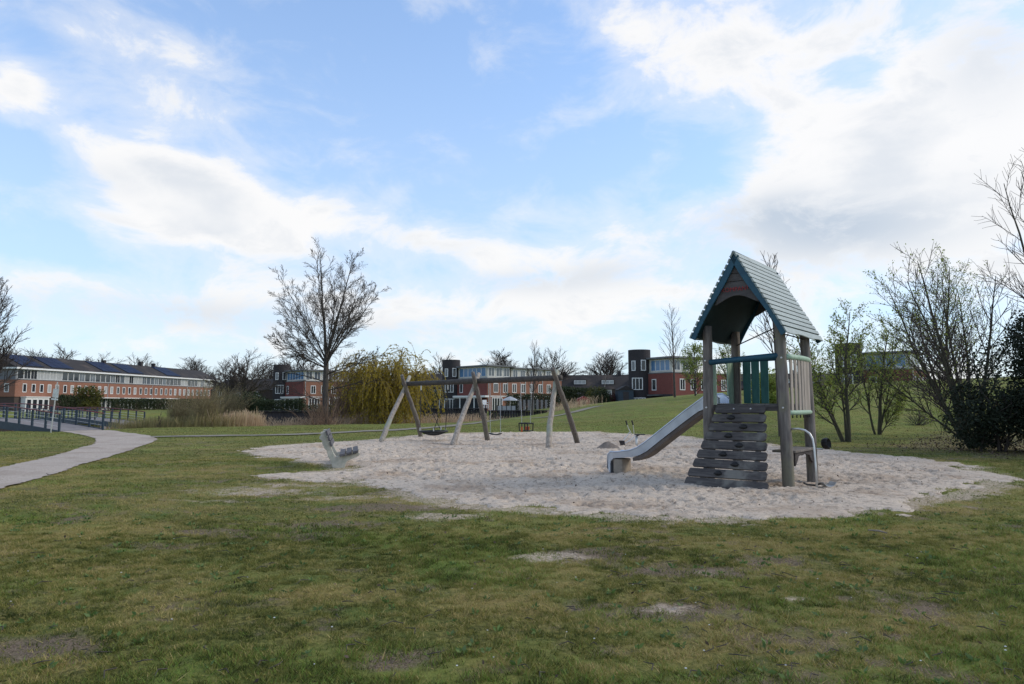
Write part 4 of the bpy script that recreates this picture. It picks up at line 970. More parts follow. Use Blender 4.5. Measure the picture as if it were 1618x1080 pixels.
# ------------------------------------------------------------------ reeds and bank plants
def reeds(name, spots, n, h, label, mat, seed, wdt=.02, lean=.12, kind='stuff', cat='reeds'):
    rg = np.random.default_rng(seed); sp = np.array(spots, float); k = rg.integers(len(sp), size=n)
    x = sp[k, 0]+rg.normal(size=n)*sp[k, 2]; y = sp[k, 1]+rg.normal(size=n)*sp[k, 3]; hh = h*sp[k, 4]*rg.uniform(.55, 1.1, n); z = ground_z(x, y); z = np.maximum(z, -.75)
    ln = rg.normal(size=(n, 2))*lean; ln[:, 0] += lean*.5; wd = wdt*rg.uniform(.6, 1.3, n); a = rg.uniform(0, 3.14, n); wx_, wy_ = np.cos(a)*wd/2, np.sin(a)*wd/2
    b1 = np.c_[x-wx_, y-wy_, z]; b2 = np.c_[x+wx_, y+wy_, z]; m1 = np.c_[x+ln[:, 0]*hh*.4-wx_*.8, y+ln[:, 1]*hh*.4-wy_*.8, z+hh*.6]; m2 = np.c_[x+ln[:, 0]*hh*.4+wx_*.8, y+ln[:, 1]*hh*.4+wy_*.8, z+hh*.6]
    t1 = np.c_[x+ln[:, 0]*hh-wx_*1.4, y+ln[:, 1]*hh-wy_*1.4, z+hh*.97]; t2 = np.c_[x+ln[:, 0]*hh+wx_*.3, y+ln[:, 1]*hh+wy_*.3, z+hh]
    V = np.stack([b1, b2, m2, m1, t2, t1], 1).reshape(-1, 3); b_ = np.arange(n)[:, None]*6; Fq = np.concatenate([b_+np.array([0, 1, 2, 3]), b_+np.array([3, 2, 4, 5])], 0)
    me_ = fast_mesh(name, V, Fq); at = me_.attributes.new('rnd', 'FLOAT', 'FACE'); q = rg.random(n); at.data.foreach_set('value', np.r_[q, q].astype(np.float32))
    return setp(mesh_obj(name, me_, mat), label, cat, kind=kind)
def sp(px, Y, sx, sy, hs=1): return ((px-809)/1079*Y, Y, sx, sy, hs)
reeds('reed_bed', [sp(365, 47.5, .8, .5), sp(385, 48, .6, .5, 1.1), sp(340, 47, .8, .5, .8), sp(402, 48.5, .4, .3, .9)], 3400, 1.5, 'tall pinkish dry reeds at the water edge left of the pond view', M['reed'], 91)
reeds('reed_bed', [sp(p, 53+(p-480)*.012, .9, .5, .5+.2*(i % 3)) for i, p in enumerate(range(430, 540, 16))]+[sp(p, 57+(p-540)*.02, .8, .6, .8+.2*(i % 2)) for i, p in enumerate(range(545, 760, 14))], 5200, 1.3, 'pale dry reeds along the pond bank behind the swings', M['reed'], 92, lean=.18)
reeds('reed_bed', [sp(p, 64+(p-700)*.03, .8, .6, .5+.3*(i % 3)) for i, p in enumerate(range(770, 930, 14))], 1500, .9, 'sparse dry reeds at the foot of the gardens behind the right trestle', M['reed'], 93, lean=.2)
reeds('rushes', [sp(p, 46.5, .9, .5, .75+.2*(i % 2)) for i, p in enumerate(range(215, 350, 14))], 5200, 1.35, 'olive and straw rushes on the bank right of the footbridge', M['reedgreen'], 94, lean=.12)
for k, (px, Y, h, lab) in enumerate([(322, 47, 3.1, 'large bushy osier with upright olive shoots beside the dry reeds'), (285, 49, 2.4, 'smaller olive osier left of the large one'), (350, 52, 3.2, 'leaning osier shoots behind the dry reeds')]):
    x = (px-809)/1079*Y; shrub('osier_shrub', (x, Y, max(gz(x, Y), -.7)), h*1.12, .55, 140, lab, M['twiglight'], 100+k, lean=.25 if k == 2 else .1, sub=7, r=.014, leaves=M['reedgreen'], lfrac=.6, lsize=.035, group='osiers on the bank')
slim(56, 251, 45.5, 652, 'tiny bare sapling on the bank right of the footbridge', .5, 10, low=.2)

# ------------------------------------------------------------------ footbridges and sign
def footbridge(a, b, width, hump, label, z0=.0, nposts=12, seg=16, rail_mat='railred', ph=1.0):
    a = Vector((*a, 0)); b = Vector((*b, 0)); d = (b-a); L = d.length; d.normalize(); nrm = Vector((-d.y, d.x, 0))
    E = empty('footbridge', (a.x, a.y, z0), 0, label, 'footbridge')
    def P(f, o, z): return d*(L*f)+nrm*o+Vector((0, 0, z+hump*math.sin(math.pi*min(max(f, 0), 1))))
    dk = MB(); vs_ = []
    for i in range(seg+1):
        f = i/seg
        for (o, z) in ((0, .02), (width, .02), (width, -.10), (0, -.10)): vs_.append(P(f, o, z))
    dk.add(vs_, [(4*i+q, 4*i+(q+1) % 4, 4*i+4+(q+1) % 4, 4*i+4+q) for i in range(seg) for q in range(4)]+[(0, 1, 2, 3), (4*seg+3, 4*seg+2, 4*seg+1, 4*seg)])
    dk.build('deck', M['bridgedeck'], E)
    for o in (-.06, width):
        g_ = MB(); vs_ = []
        for i in range(seg+1):
            for (oo, z) in ((o, .06), (o+.06, .06), (o+.06, -.36), (o, -.36)): vs_.append(P(i/seg, oo, z))
        g_.add(vs_, [(4*i+q, 4*i+(q+1) % 4, 4*i+4+(q+1) % 4, 4*i+4+q) for i in range(seg) for q in range(4)]+[(0, 1, 2, 3), (4*seg+3, 4*seg+2, 4*seg+1, 4*seg)])
        g_.build('girder', M['navy'], E)
        oo = o+(.09 if o < 0 else -.03)
        MB().tube([P(i/seg, oo, ph) for i in range(seg+1)], .03, 8).build('handrail', M[rail_mat], E, smooth=True)
        for zz in (.28, .5, .72): MB().tube([P(i/seg, oo, zz*ph) for i in range(seg+1)], .009, 5).build('wire', M['galv'], E)
        for k in range(nposts+1):
            f = k/nposts; q = P(f, oo, 0); MB().box(q.x-.045, q.x+.045, q.y-.045, q.y+.045, q.z-.3, q.z+ph-.02).build('post', M['navy'], E)
    return E
a0 = G(92, 682); dirb = Vector((-.915, .40, 0)).normalized(); b0 = (a0[0]+dirb.x*17, a0[1]+dirb.y*17)
# width is measured to the right of the walking direction: shift the start to the far side
ax, ay = a0[0], a0[1]
fb_dir = Vector((b0[0]-ax, b0[1]-ay, 0)).normalized(); nn = Vector((-fb_dir.y, fb_dir.x, 0))
W0 = 2.5; sgn = 1 if nn.y > 0 else -1
st_ = (ax, ay) if sgn > 0 else (ax-nn.x*W0, ay-nn.y*W0); en_ = b0 if sgn > 0 else (b0[0]-nn.x*W0, b0[1]-nn.y*W0)
M['railred'] = noisy('faded_red_rail', (.20, .06, .06), (.15, .05, .05), 4, (1, 1, 1), .6, .1)
footbridge(st_, en_, W0, .55, 'arched footbridge with red handrails where the gravel path ends', .02, 15, ph=.92)
footbridge(((232-809)/1079*58, 58), ((70-809)/1079*66, 66), 2.2, .35, 'second footbridge with red handrails farther off behind the first', -.15, 14, ph=.95)
# ramp of the path up onto the second bridge is hidden by the rushes
sxp, syp = G(80, 683.5); SG = empty('street_sign', (sxp, syp, 0), 0, 'leaning grey signpost with a blank square plate by the footbridge', 'sign'); SG.rotation_euler = (0, R(5.5), R(-15))
MB().tube([(0, 0, -.2), (0, 0, 2.6)], .03, 8).build('post', M['galv'], SG)
MB().box(-.19, .19, -.03, -.015, 1.80, 2.25).build('plate', M['galv'], SG, bevel=.005)
MB().box(-.21, .21, -.05, -.035, 1.68, 1.76).build('lower_plate', M['white'], SG)

# ------------------------------------------------------------------ buildings
def uvbox(me_):
    uv = me_.uv_layers.new(name='UVMap'); d = []
    for p in me_.polygons:
        n = p.normal; tdir = Vector((-n.y, n.x, 0))
        if tdir.length < .1: tdir = Vector((1, 0, 0))
        tdir.normalize()
        for li in p.loop_indices:
            co = me_.vertices[me_.loops[li].vertex_index].co; d += [co.dot(tdir), co.z if abs(n.z) < .9 else co.y]
    uv.data.foreach_set('uv', d)
class Facade:
    """left-to-right direction D seen from outside; o is measured outwards"""
    def __init__(s, root, P, D): s.root = root; s.P = Vector((*P, 0))-Vector((root.location.x, root.location.y, 0)); s.D = Vector((*D, 0)).normalized(); s.N = Vector((s.D.y, -s.D.x, 0)); s.a = math.atan2(s.D.y, s.D.x)
    def M(s): m = Matrix((s.D, -s.N, Vector((0, 0, 1)))).transposed().to_4x4(); m.translation = s.P; return m   # local x along, y inward
    def box(s, name, s0, s1, i0, i1, z0, z1, mat, parent=None):
        o = MB().box(s0, s1, i0, i1, z0, z1, s.M()).build(name, mat, parent or s.root); uvbox(o.data); return o
    def window(s, sc_, z, w_, h, pane, mull=0, fr=.09, name='window', out=.05, parent=None, frame='white'):
        key = (round(w_, 2), round(h, 2), mull, fr); me_ = WCACHE.get(key)
        if me_ is None:
            b = MB(); b.box(-w_/2, -w_/2+fr, -.05, .06, 0, h); b.box(w_/2-fr, w_/2, -.05, .06, 0, h); b.box(-w_/2+fr, w_/2-fr, -.05, .06, 0, fr); b.box(-w_/2+fr, w_/2-fr, -.05, .06, h-fr, h)
            for k in range(mull): x = -w_/2+w_*(k+1)/(mull+1); b.box(x-fr*.4, x+fr*.4, -.045, .06, fr, h-fr)
            f_ = b.mesh('window'); f_.materials.append(M[frame]); p_ = {}
            me_ = WCACHE[key] = (f_, p_)
        f_, p_ = me_
        if pane not in p_:
            q = MB().box(-w_/2+fr*.5, w_/2-fr*.5, -.025, .03, fr*.5, h-fr*.5).mesh('pane'); q.materials.append(M[pane]); p_[pane] = q
        loc = s.P+s.D*sc_+s.N*.0+Vector((0, 0, z))
        o = mesh_obj(name, f_, None, parent or s.root, loc, (0, 0, s.a)); mesh_obj('pane', p_[pane], None, o); return o
WCACHE = {}
rb = random.Random(3)
# --- left terrace
LTp = Vector((-93.0, 128.0)); LTe = Vector((-86.0, 200.0)); LD_ = (LTe-LTp).normalized(); LL = (LTe-LTp).length
LT = empty('terrace_row', (LTp.x, LTp.y, 0), 0, 'long orange brick terrace with white windows and solar panels on the roof', 'building')
FL_ = Facade(LT, LTp, LD_); dep = 11.0
FL_.box('wall', 0, LL, 0, dep, 2.75, 5.95, M['brick']); FL_.box('ground_floor_wall', .15, LL-.15, .15, dep-.15, -.3, 2.75, M['bricklong'])
FL_.box('top_floor', .5, LL-.5, .5, dep-.5, 5.95, 8.0, M['canopy']); FL_.box('parapet_cap', -.05, LL+.05, -.05, dep+.05, 5.95, 6.07, M['canopy'])
FL_.box('fascia', .0, LL, -.15, dep+.1, 8.0, 8.32, M['white'])
rfb = MB(); mm = FL_.M(); hp = 2.75
poly = [(-.1, 8.32), (dep/2, 8.32+hp), (dep+.05, 8.32)]
vs_ = [mm @ Vector((x, y, z)) for x in (-.0, LL) for y, z in poly]
rfb.add(vs_, [(0, 1, 2), (5, 4, 3), (0, 3, 4, 1), (1, 4, 5, 2), (2, 5, 3, 0)]); roofo = rfb.build('roof', M['roofdark'], LT)
def along(px):  # position along the terrace facade seen at a column
    u = (px-809)/1079; return (u*LTp.y-LTp.x)/(LD_.x-u*LD_.y)
rs = math.atan2(hp, dep/2+.1)
for (p0, p1) in [(36, 74), (83, 122), (164, 196), (203, 232), (265, 291)]:
    s0, s1 = along(p0+2), along(p1-2); q = FL_.M() @ Matrix.Translation((0, -.1, 8.32)) @ Matrix.Rotation(rs, 4, 'X')
    sl_ = math.hypot(hp, dep/2+.1); arr = MB().box(s0, s1, sl_*.10, sl_*.93, .04, .10, q).build('solar_array', M['navy'], roofo)
    nn_ = max(3, int((s1-s0)/1.7)); wdt_ = (s1-s0)/nn_
    for r_ in range(3):
        for c_ in range(nn_): MB().box(s0+c_*wdt_+.03, s0+(c_+1)*wdt_-.03, sl_*(.11+r_*.273), sl_*(.11+(r_+1)*.273)-.05, .105, .135, q).build('solar_panel', M['solar'], arr) if False else None
    for r_ in range(2):
        for c_ in range(nn_): MB().box(s0+c_*wdt_+.03, s0+(c_+1)*wdt_-.03, sl_*(.11+r_*.405), sl_*(.11+(r_+1)*.405)-.05, .105, .135, q).build('solar_panel', M['solar'], roofo)
for px, hh in ((252, .9), (272, .8), (196, .5)):
    s0 = along(px); FL_.box('chimney', s0, s0+.7, dep/2-.4, dep/2+.4, 8.32+hp-.2, 8.32+hp+hh, M['brickdark'], roofo)
s = 2.2; k = 0
while s < LL-1:
    FL_.window(s, 3.6, .95, 1.65, rb.choice(['glass', 'glass', 'glass', 'curtain']), 0, .12); s += 2.0 if k % 4 else 2.15; k += 1
s = 1.6; k = 0
FG = Facade(LT, LTp-Vector((FL_.N.x, FL_.N.y))*.5, LD_)
while s < LL-1.2:
    FG.window(s, 6.15, 1.55, 1.75, rb.choice(['greyglass', 'greyglass', 'glass', 'glass', 'curtain']), rb.choice([0, 1]), .065); s += 1.62; k += 1
for i, s0 in enumerate([4.0, 24.5, 32, 40, 48]):
    FL_.box('extension_roof', s0-2.6, s0+3.4, -1.2, 0, 2.62, 2.80, M['white'])
    if i == 0: FL_.box('extension_wall', s0-2.5, s0+3.3, -1.0, 0, -.2, 2.62, M['white'])
    FX = Facade(LT, LTp+Vector((FL_.N.x, FL_.N.y))*(1.0 if i == 0 else .0), LD_)
    for q in range(4): FX.window(s0-1.7+q*1.4, .15, 1.25, 2.2, 'glass', 0, .14)
# end wall facing the camera
DE = Vector((LD_.y, -LD_.x)); FE = Facade(LT, LTp-DE*dep, DE)
for s_ in (dep-1.7, dep-5, dep-8): FE.window(s_, 3.6, .95, 1.65, 'glass', 0, .12)
for s_ in range(5): FE.window(dep-1.8-s_*1.7, 6.15, 1.5, 1.75, 'greyglass', 0, .1) if False else None
for px in (171, 241, 296):
    s0 = along(px); FL_.box('downpipe', s0, s0+.1, -.12, -.02, 0, 5.9, M['galv'])

# --- the stair tower houses
def tower_house(name, corner, dl, ll, dr, lr, label, z0=0, left_windows=True, tower_r=1.75, wing_step=True, glaze=6):
    """corner nearest the viewer; dl: unit direction along the left facade away from the corner, dr: along the right one"""
    E = empty(name, (corner[0], corner[1], z0), 0, label, 'building'); c = Vector(corner); dl = Vector(dl).normalized(); dr = Vector(dr).normalized()
    FLf = Facade(E, c+dl*ll, -dl); FR = Facade(E, c, dr)
    def quad(nm, a, b, z_0, z_1, mat, o=0, top=None):
        # footprint: corner c, along left a, along right b, outset o
        p = [c-dl*o-dr*o, c+dr*(b+o)-dl*o, c+dr*(b+o)+dl*(a+o), c+dl*(a+o)-dr*o]
        vs__ = [(q.x-corner[0], q.y-corner[1], z) for z in (z_0, z_1) for q in p]
        ob = MB().add(vs__, [(3, 2, 1, 0), (4, 5, 6, 7), (0, 1, 5, 4), (1, 2, 6, 5), (2, 3, 7, 6), (3, 0, 4, 7)]).build(nm, mat, E); uvbox(ob.data); return ob
    wl = quad('wall', ll, lr, -1, 6.1, M['brick'] if wing_step else M['brickshade'])  # houses without attics: shade of the right face is coloured in too
    # shade of the left face is put into its colour: a separate skin set proud of the body
    FLf.box('side_wall', 0, ll-.003, -.04, .0, 2.9, 6.1, M['brickshade']); FLf.box('side_plinth', 0, ll-.003, -.04, .0, -1, 2.9, M['brickdark'] if not wing_step else M['brickshade'])
    quad('parapet', ll, lr, 6.1, 6.25, M['canopy'], .08)
    quad('penthouse', ll-.5, 6.0, 6.25, 8.35, M['cream'], -.25); quad('canopy_roof', ll-.3, 6.4, 8.35, 8.62, M['canopy'], .45)
    if wing_step:
        s = 6.6; k = 0
        while s < lr-2.5:
            FR.box('attic', s, s+4.2, .6, ll-1, 6.25, 8.15, M['cream']); FR.box('attic_roof', s-.3, s+4.3, .1, ll-.8, 8.15, 8.38, M['canopy'])
            FA = Facade(E, c+dr*0-Vector((FR.N.x, FR.N.y))*.6, dr)
            for q in range(2): FA.window(s+1.0+q*2.0, 6.5, 1.3, 1.45, 'greyglass', 1, .1)
            s += 4.6
    # glazing of the top floor on the left face
    FP = Facade(E, c+dl*ll+Vector((FLf.N.x, FLf.N.y))*(-.25), -dl)
    n = glaze; wg = (ll-1.6-.6)/n
    for k in range(n): FP.window(1.5+wg*(k+.5), 6.5, wg-.02, 1.7, 'blueglass', 0, .07)
    FP2 = Facade(E, c-Vector((FR.N.x, FR.N.y))*.25, dr)
    for k in range(3): FP2.window(1.2+k*1.9, 6.5, 1.5, 1.7, 'greyglass', 1, .1)
    # stair tower
    tc_ = c+dl*(ll+tower_r*.35)-dr*.2; lx, ly = tc_.x-corner[0], tc_.y-corner[1]
    b = MB(); b.lathe([(tower_r, -1), (tower_r, 9.9), (tower_r*1.0, 9.95)], 28, (lx, ly, 0)); tw = b.build('stair_tower', M['brickdark']); tw.parent = E; uvbox(tw.data)
    fr = Vector((-FLf.N.x, -FLf.N.y)); view = Vector((-tc_.x, -tc_.y)).normalized(); FT = Facade(E, tc_+view*(tower_r+.02), (-view.y, view.x))
    for (s_, z_, w_, h_, m_, pn) in ((-.95, 6.6, .7, 1.6, 0, 'greyglass'), (.62, 6.6, .8, 1.7, 0, 'glass'), (-.35, 3.6, 1.7, 1.9, 2, 'glass'), (-.2, .1, 2.2, 2.3, 3, 'glass')):
        FTT = Facade(E, tc_+Matrix.Rotation(s_/tower_r*-1*-1, 2)@view*(tower_r+.01), (-(Matrix.Rotation(s_/tower_r, 2)@view).y, (Matrix.Rotation(s_/tower_r, 2)@view).x))
        FTT.window(0, z_, w_, h_, pn, m_, .12)
    # left face windows
    FS = Facade(E, c+dl*ll+Vector((FLf.N.x, FLf.N.y))*.04, -dl)
    FS.window(2.4, 3.5, .95, 1.75, 'glass', 0, .12)
    if wing_step: FS.box('conservatory_roof', 1.0, ll+.6, -1.0, .0, 2.62, 2.95, M['white']); FC = Facade(E, c+dl*ll+Vector((FLf.N.x, FLf.N.y))*.8, -dl)
    if not wing_step: FS.box('door_canopy', 1.6, 4.2, -.8, 0, 2.7, 2.82, M['canopy']); FS.window(2.6, .1, 1.7, 2.2, 'glass', 1, .14)
    for k in range(4 if wing_step else 0): FC.window(1.9+k*(ll-1.5)/4, .1, (ll-1.6)/4, 2.5, 'glass', 0, .13)
    # right face windows
    s = 2.1; k = 0
    while s < lr-1:
        FR.window(s, 3.5, 1.15, 1.75, 'glass', 1, .12); s += 2.35; k += 1
    if wing_step: FR.box('lintel', .7, lr-.4, -.06, 0, 2.75, 2.92, M['white'])
    s = 2.4
    while s < lr-1:
        FR.window(s, .1, 2.6, 2.5, 'glass', 3, .14); s += 4.7
    s = .25
    while s < lr: FR.box('downpipe', s, s+.1, -.12, -.02, 0, 6.0, M['galv']); s += 4.7
    return E
tower_house('stair_tower_house', (-4.55, 126), (-.68, .735), 10, (.735, .68), 20, 'brick house with dark round stair tower and blue glazed corner behind the swings')
tower_house('stair_tower_house', (-43.5, 143), (-.68, .735), 10, (.735, .68), 18, 'brick house with dark stair tower behind the tall bare tree')
tower_house('stair_tower_house', (24.2, 103), (-.55, .835), 6.2, (.84, .55), 14, 'brick house coloured dark red as if shaded, with charcoal stair tower beside the grassy hill', left_windows=True, wing_step=False, glaze=4)
tower_house('stair_tower_house', (53.9, 92), (-.75, .66), 7.2, (.66, .75), 12, 'brick house half hidden behind the hill at the right', wing_step=False, glaze=4)

def long_row(p0, p1, depth, eave, ridge, label, nwin, dorm=True):
    a = Vector(p0); b = Vector(p1); D_ = (b-a).normalized(); L = (b-a).length; E = empty('dark_row', (a.x, a.y, 0), 0, label, 'building'); Fc = Facade(E, a, D_)
    Fc.box('wall', 0, L, 0, depth, -1, eave, M['bricklong']); mm = Fc.M(); poly = [(-.3, eave), (depth/2, ridge), (depth+.3, eave)]
    vs__ = [mm @ Vector((x, y, z)) for x in (0, L) for y, z in poly]
    rf_ = MB().add(vs__, [(0, 1, 2), (5, 4, 3), (0, 3, 4, 1), (1, 4, 5, 2), (2, 5, 3, 0)]).build('roof', M['roofdark'], E)
    for k in range(nwin):
        s = L*(k+.5)/nwin; Fc.window(s, 3.2 if eave > 4.5 else 2.9, 1.5, 1.25, rb.choice(['glass', 'curtain']), 1, .1); Fc.window(s+1.5, .3, 2.2, 2.2, 'glass', 2, .12)
        if dorm:
            zz = eave+(ridge-eave)*.36; FD = Facade(E, a-Vector((Fc.N.x, Fc.N.y))*(depth/2*.36-.35), D_); Fc.box('dormer', s-1.6, s+1.3, depth/2*.36-.5, depth/2*.8, zz-.2, zz+.95, M['roofdark'], rf_); 
            FD2 = Facade(E, a-Vector((Fc.N.x, Fc.N.y))*(depth/2*.36-.5), D_); FD2.window(s-.15, zz-.05, 2.6, .85, 'curtain', 2, .1)
        if k % 2 == 0: Fc.box('chimney', s+2, s+2.7, depth/2-.4, depth/2+.4, ridge-.3, ridge+.7, M['brickdark'], rf_)
    return E
long_row((6, 152), (84, 138), 9, 4.6, 7.9, 'long row of houses with dark tiled roof behind the gardens', 13)
long_row((-26, 148), (-10, 146), 9, 4.9, 8.0, 'dark brick row left of the middle stair tower', 4, False)
long_row((-74, 168), (-52, 158), 9, 4.6, 7.4, 'brown row between the dense bare tree and the left stair tower house', 4, False)

# ------------------------------------------------------------------ far bank: hedges, gardens, quay
def hedge(p0, p1, h, wd, label, mat='hedge', n=5000, seed=1, size=.14, cat='hedge', group=None):
    a = Vector((*p0, 0)); b = Vector((*p1, 0)); d = b-a; L = d.length; d.normalize(); nr = Vector((-d.y, d.x, 0)); rg = np.random.default_rng(seed)
    s = rg.random(n)*L; o = rg.uniform(-.5, .5, n)*wd; z = rg.random(n)**.8*h*(.88+.22*fbm(s*.5, s*0+seed, 3, seed)); P = np.c_[a.x*0+d.x*s+nr.x*o, d.y*s+nr.y*o, z]
    z0 = gz(a.x, a.y); z0 = max(z0, -.4); E = empty('hedge', (a.x, a.y, z0), 0, label, cat, group)
    core = MB(); rr__ = random.Random(seed)
    t = Tree(seed)
    for k in range(max(4, int(L/.8))):
        f = (k+.5)/max(4, int(L/.8)); q, qr = t.branch(d*(L*f)+Vector((0, 0, -.3)), Vector((rr__.gauss(0, .2), rr__.gauss(0, .2), 1)), h*.9, .05, .02, 4, .05, 0); t.big.append((q, qr))
    mesh_obj('stem', tubes_mesh('stem', t.big, 4), M['twig'], E); mesh_obj('foliage', leaf_mesh('foliage', P, size, rg), M[mat], E); return E
def at(px, Y): return ((px-809)/1079*Y, Y)
hedge(at(400, 104), at(484, 104), 2.1, 1.4, 'clipped dark green hedge on the far bank below the left stair tower house', n=5000, seed=3)
hedge(at(484, 103), at(600, 104), 1.3, 1.2, 'low dark hedge on the far bank behind the tall bare tree', n=4000, seed=13)
hedge((-86, 130), (-84.5, 141), 3.0, 1.6, 'tall dark hedge in front of the terrace at the left', n=5000, seed=4, size=.2)
hedge((-83.5, 142), (-79, 196), 2.4, 1.4, 'long dark hedge before the terrace gardens', n=12000, seed=5, size=.2)
blob_mass('golden_conifer', (*at(140, 122), 0), (2.2, 2.0, 2.6), 5000, .2, 'rounded golden conifer before the terrace', 'bush', M['goldconifer'], 6)
blob_mass('dark_bush', (*at(385, 106), 0), (3.6, 2.2, 1.7), 6000, .2, 'dark bush mass at the foot of the dense bare tree', 'bush', M['hedge'], 7)
hedge(at(800, 108), at(872, 112), 2.9, 1.5, 'dark garden hedge right of the parasol', n=5000, seed=8, size=.16)
hedge(at(872, 114), at(930, 118), 3.4, 2.2, 'tall dark garden shrubbery behind the right trestle', n=6000, seed=9, size=.18)
blob_mass('green_bush', (*at(937, 110), 0), (1.9, 1.6, 2.4), 4000, .16, 'mid green garden bush behind the red shed', 'bush', M['goldconifer'], 10)
blob_mass('dark_bush', (*at(949, 106), 0), (1.6, 1.4, 2.2), 3500, .16, 'dark garden bush right of the red shed', 'bush', M['hedge'], 11)
blob_mass('red_bush', (*at(968, 108), 0), (2.0, 1.6, 1.7), 3500, .15, 'dark red-leaved bush in front of the long dark row', 'bush', M['redbush'], 12)
blob_mass('dark_bush', (*at(675, 108), 0), (2.2, 1.6, 2.0), 3500, .16, 'dark bush left of the conservatory behind the nest swing', 'bush', M['hedge'], 14)
# timber quay in separate boards
def quay(p0, p1, label, n, h=1.1, top=.25):
    a = Vector((*p0, 0)); b = Vector((*p1, 0)); d = (b-a); L = d.length; d.normalize(); E = empty('timber_quay', (a.x, a.y, -.7), 0, label, 'quay')
    cap = MB().bar(Vector((0, 0, h)), d*L+Vector((0, 0, h)), .9, .12).build('walkway', M['timber'], E)
    me_ = MB().box(-.5*L/n*.92, .5*L/n*.92, -.06, .06, -.4, h-.07).mesh('board'); me_.materials.append(M['timber'])
    for k in range(n): p = d*(L*(k+.5)/n); mesh_obj('board', me_, None, E, (p.x, p.y+rb.uniform(-.03, .03), rb.uniform(-.04, .04)), (0, 0, math.atan2(d.y, d.x)))
    return E
quay(at(412, 98), at(600, 97), 'dark timber landing stage along the far bank of the pond', 40)
quay(at(655, 95), at(770, 94), 'dark timber deck edge below the conservatory', 28, 1.5)
quay(at(772, 94.5), at(880, 95), 'dark timber bank edging below the garden hedge', 26, 1.2)
# garden furniture and sheds on the far side
def chair(px, Y, z0, label, rz=0):
    E = empty('garden_chair', (*at(px, Y), z0), rz, label, 'chair')
    MB().box(-.28, .28, -.26, .26, .42, .48).build('seat', M['white'], E, bevel=.02); MB().box(-.28, .28, .20, .26, .48, 1.0).build('back', M['white'], E, bevel=.02)
    for x in (-.24, .24):
        for y in (-.22, .22): MB().box(x-.03, x+.03, y-.03, y+.03, 0, .42).build('leg', M['white'], E)
        MB().box(x-.03, x+.03, -.24, .24, .66, .71).build('armrest', M['white'], E)
    E.scale = (1.5,)*3 if False else (1.15,)*3; return E
qz = .82
chair(767, 94.2, qz, 'white garden chair with its back to the conservatory', .5); chair(761, 94.6, qz, 'second white garden chair left of the other', 2.0)
for px in (761, 767): pass
PR = empty('parasol', (*at(806, 100), 0), 0, 'pale grey closed-roof garden parasol in front of the dark hedge', 'parasol')
MB().tube([(0, 0, -.2), (0, 0, 2.2)], .04, 8).build('pole', M['galv'], PR); MB().lathe([(1.25, 1.9), (1.2, 1.98), (.7, 2.25), (.08, 2.5), (.02, 2.55)], 8).build('canopy', M['curtain'], PR)
def shed(px, Y, w_, d_, h, mat, label, rz=0):
    E = empty('garden_shed', (*at(px, Y), gz(*at(px, Y))), rz, label, 'shed'); MB().box(-w_/2, w_/2, -d_/2, d_/2, -.3, h).build('wall', mat, E)
    MB().prism([(-w_/2-.15, h), (w_/2+.15, h), (0, h+w_*.28)], 'y', -d_/2-.1, d_/2+.1).build('roof', mat if mat == M['red'] else M['roofdark'], E)
    MB().box(-w_*.18, w_*.18, -d_/2-.03, -d_/2, 0, h*.85).build('door', M['timber'], E); return E
shed(921, 96, 1.7, 1.5, .75, M['red'], 'small low red wooden hutch at the garden edge')
shed(986, 107, 2.4, 2.0, 1.8, M['navy'], 'dark blue garden shed left of the charcoal stair tower', .1)
def fence(p0, p1, label, n, h, mat, gap=.9):
    a = Vector((*p0, 0)); b = Vector((*p1, 0)); d = b-a; L = d.length; d.normalize(); E = empty('garden_fence', (a.x, a.y, gz(a.x, a.y)), 0, label, 'fence')
    me_ = MB().box(-L/n*.5*gap, L/n*.5*gap, -.025, .025, .05, h).mesh('panel'); me_.materials.append(mat)
    for k in range(n): p = d*(L*(k+.5)/n); mesh_obj('panel', me_, None, E, (p.x, p.y, 0), (0, 0, math.atan2(d.y, d.x)))
    for k in range(0, n+1): p = d*(L*k/n); MB().box(p.x-.05, p.x+.05, p.y-.05, p.y+.05, -.2, h+.1).build('post', M['timber'], E)
    return E
fence(at(786, 97), at(815, 97.4), 'pale grey garden screen panels above the bank', 4, 1.2, M['curtain'], .92)
fence(at(818, 98), at(866, 100), 'grey wire garden fence right of the pale screens', 7, 1.7, M['canopy'], .5)

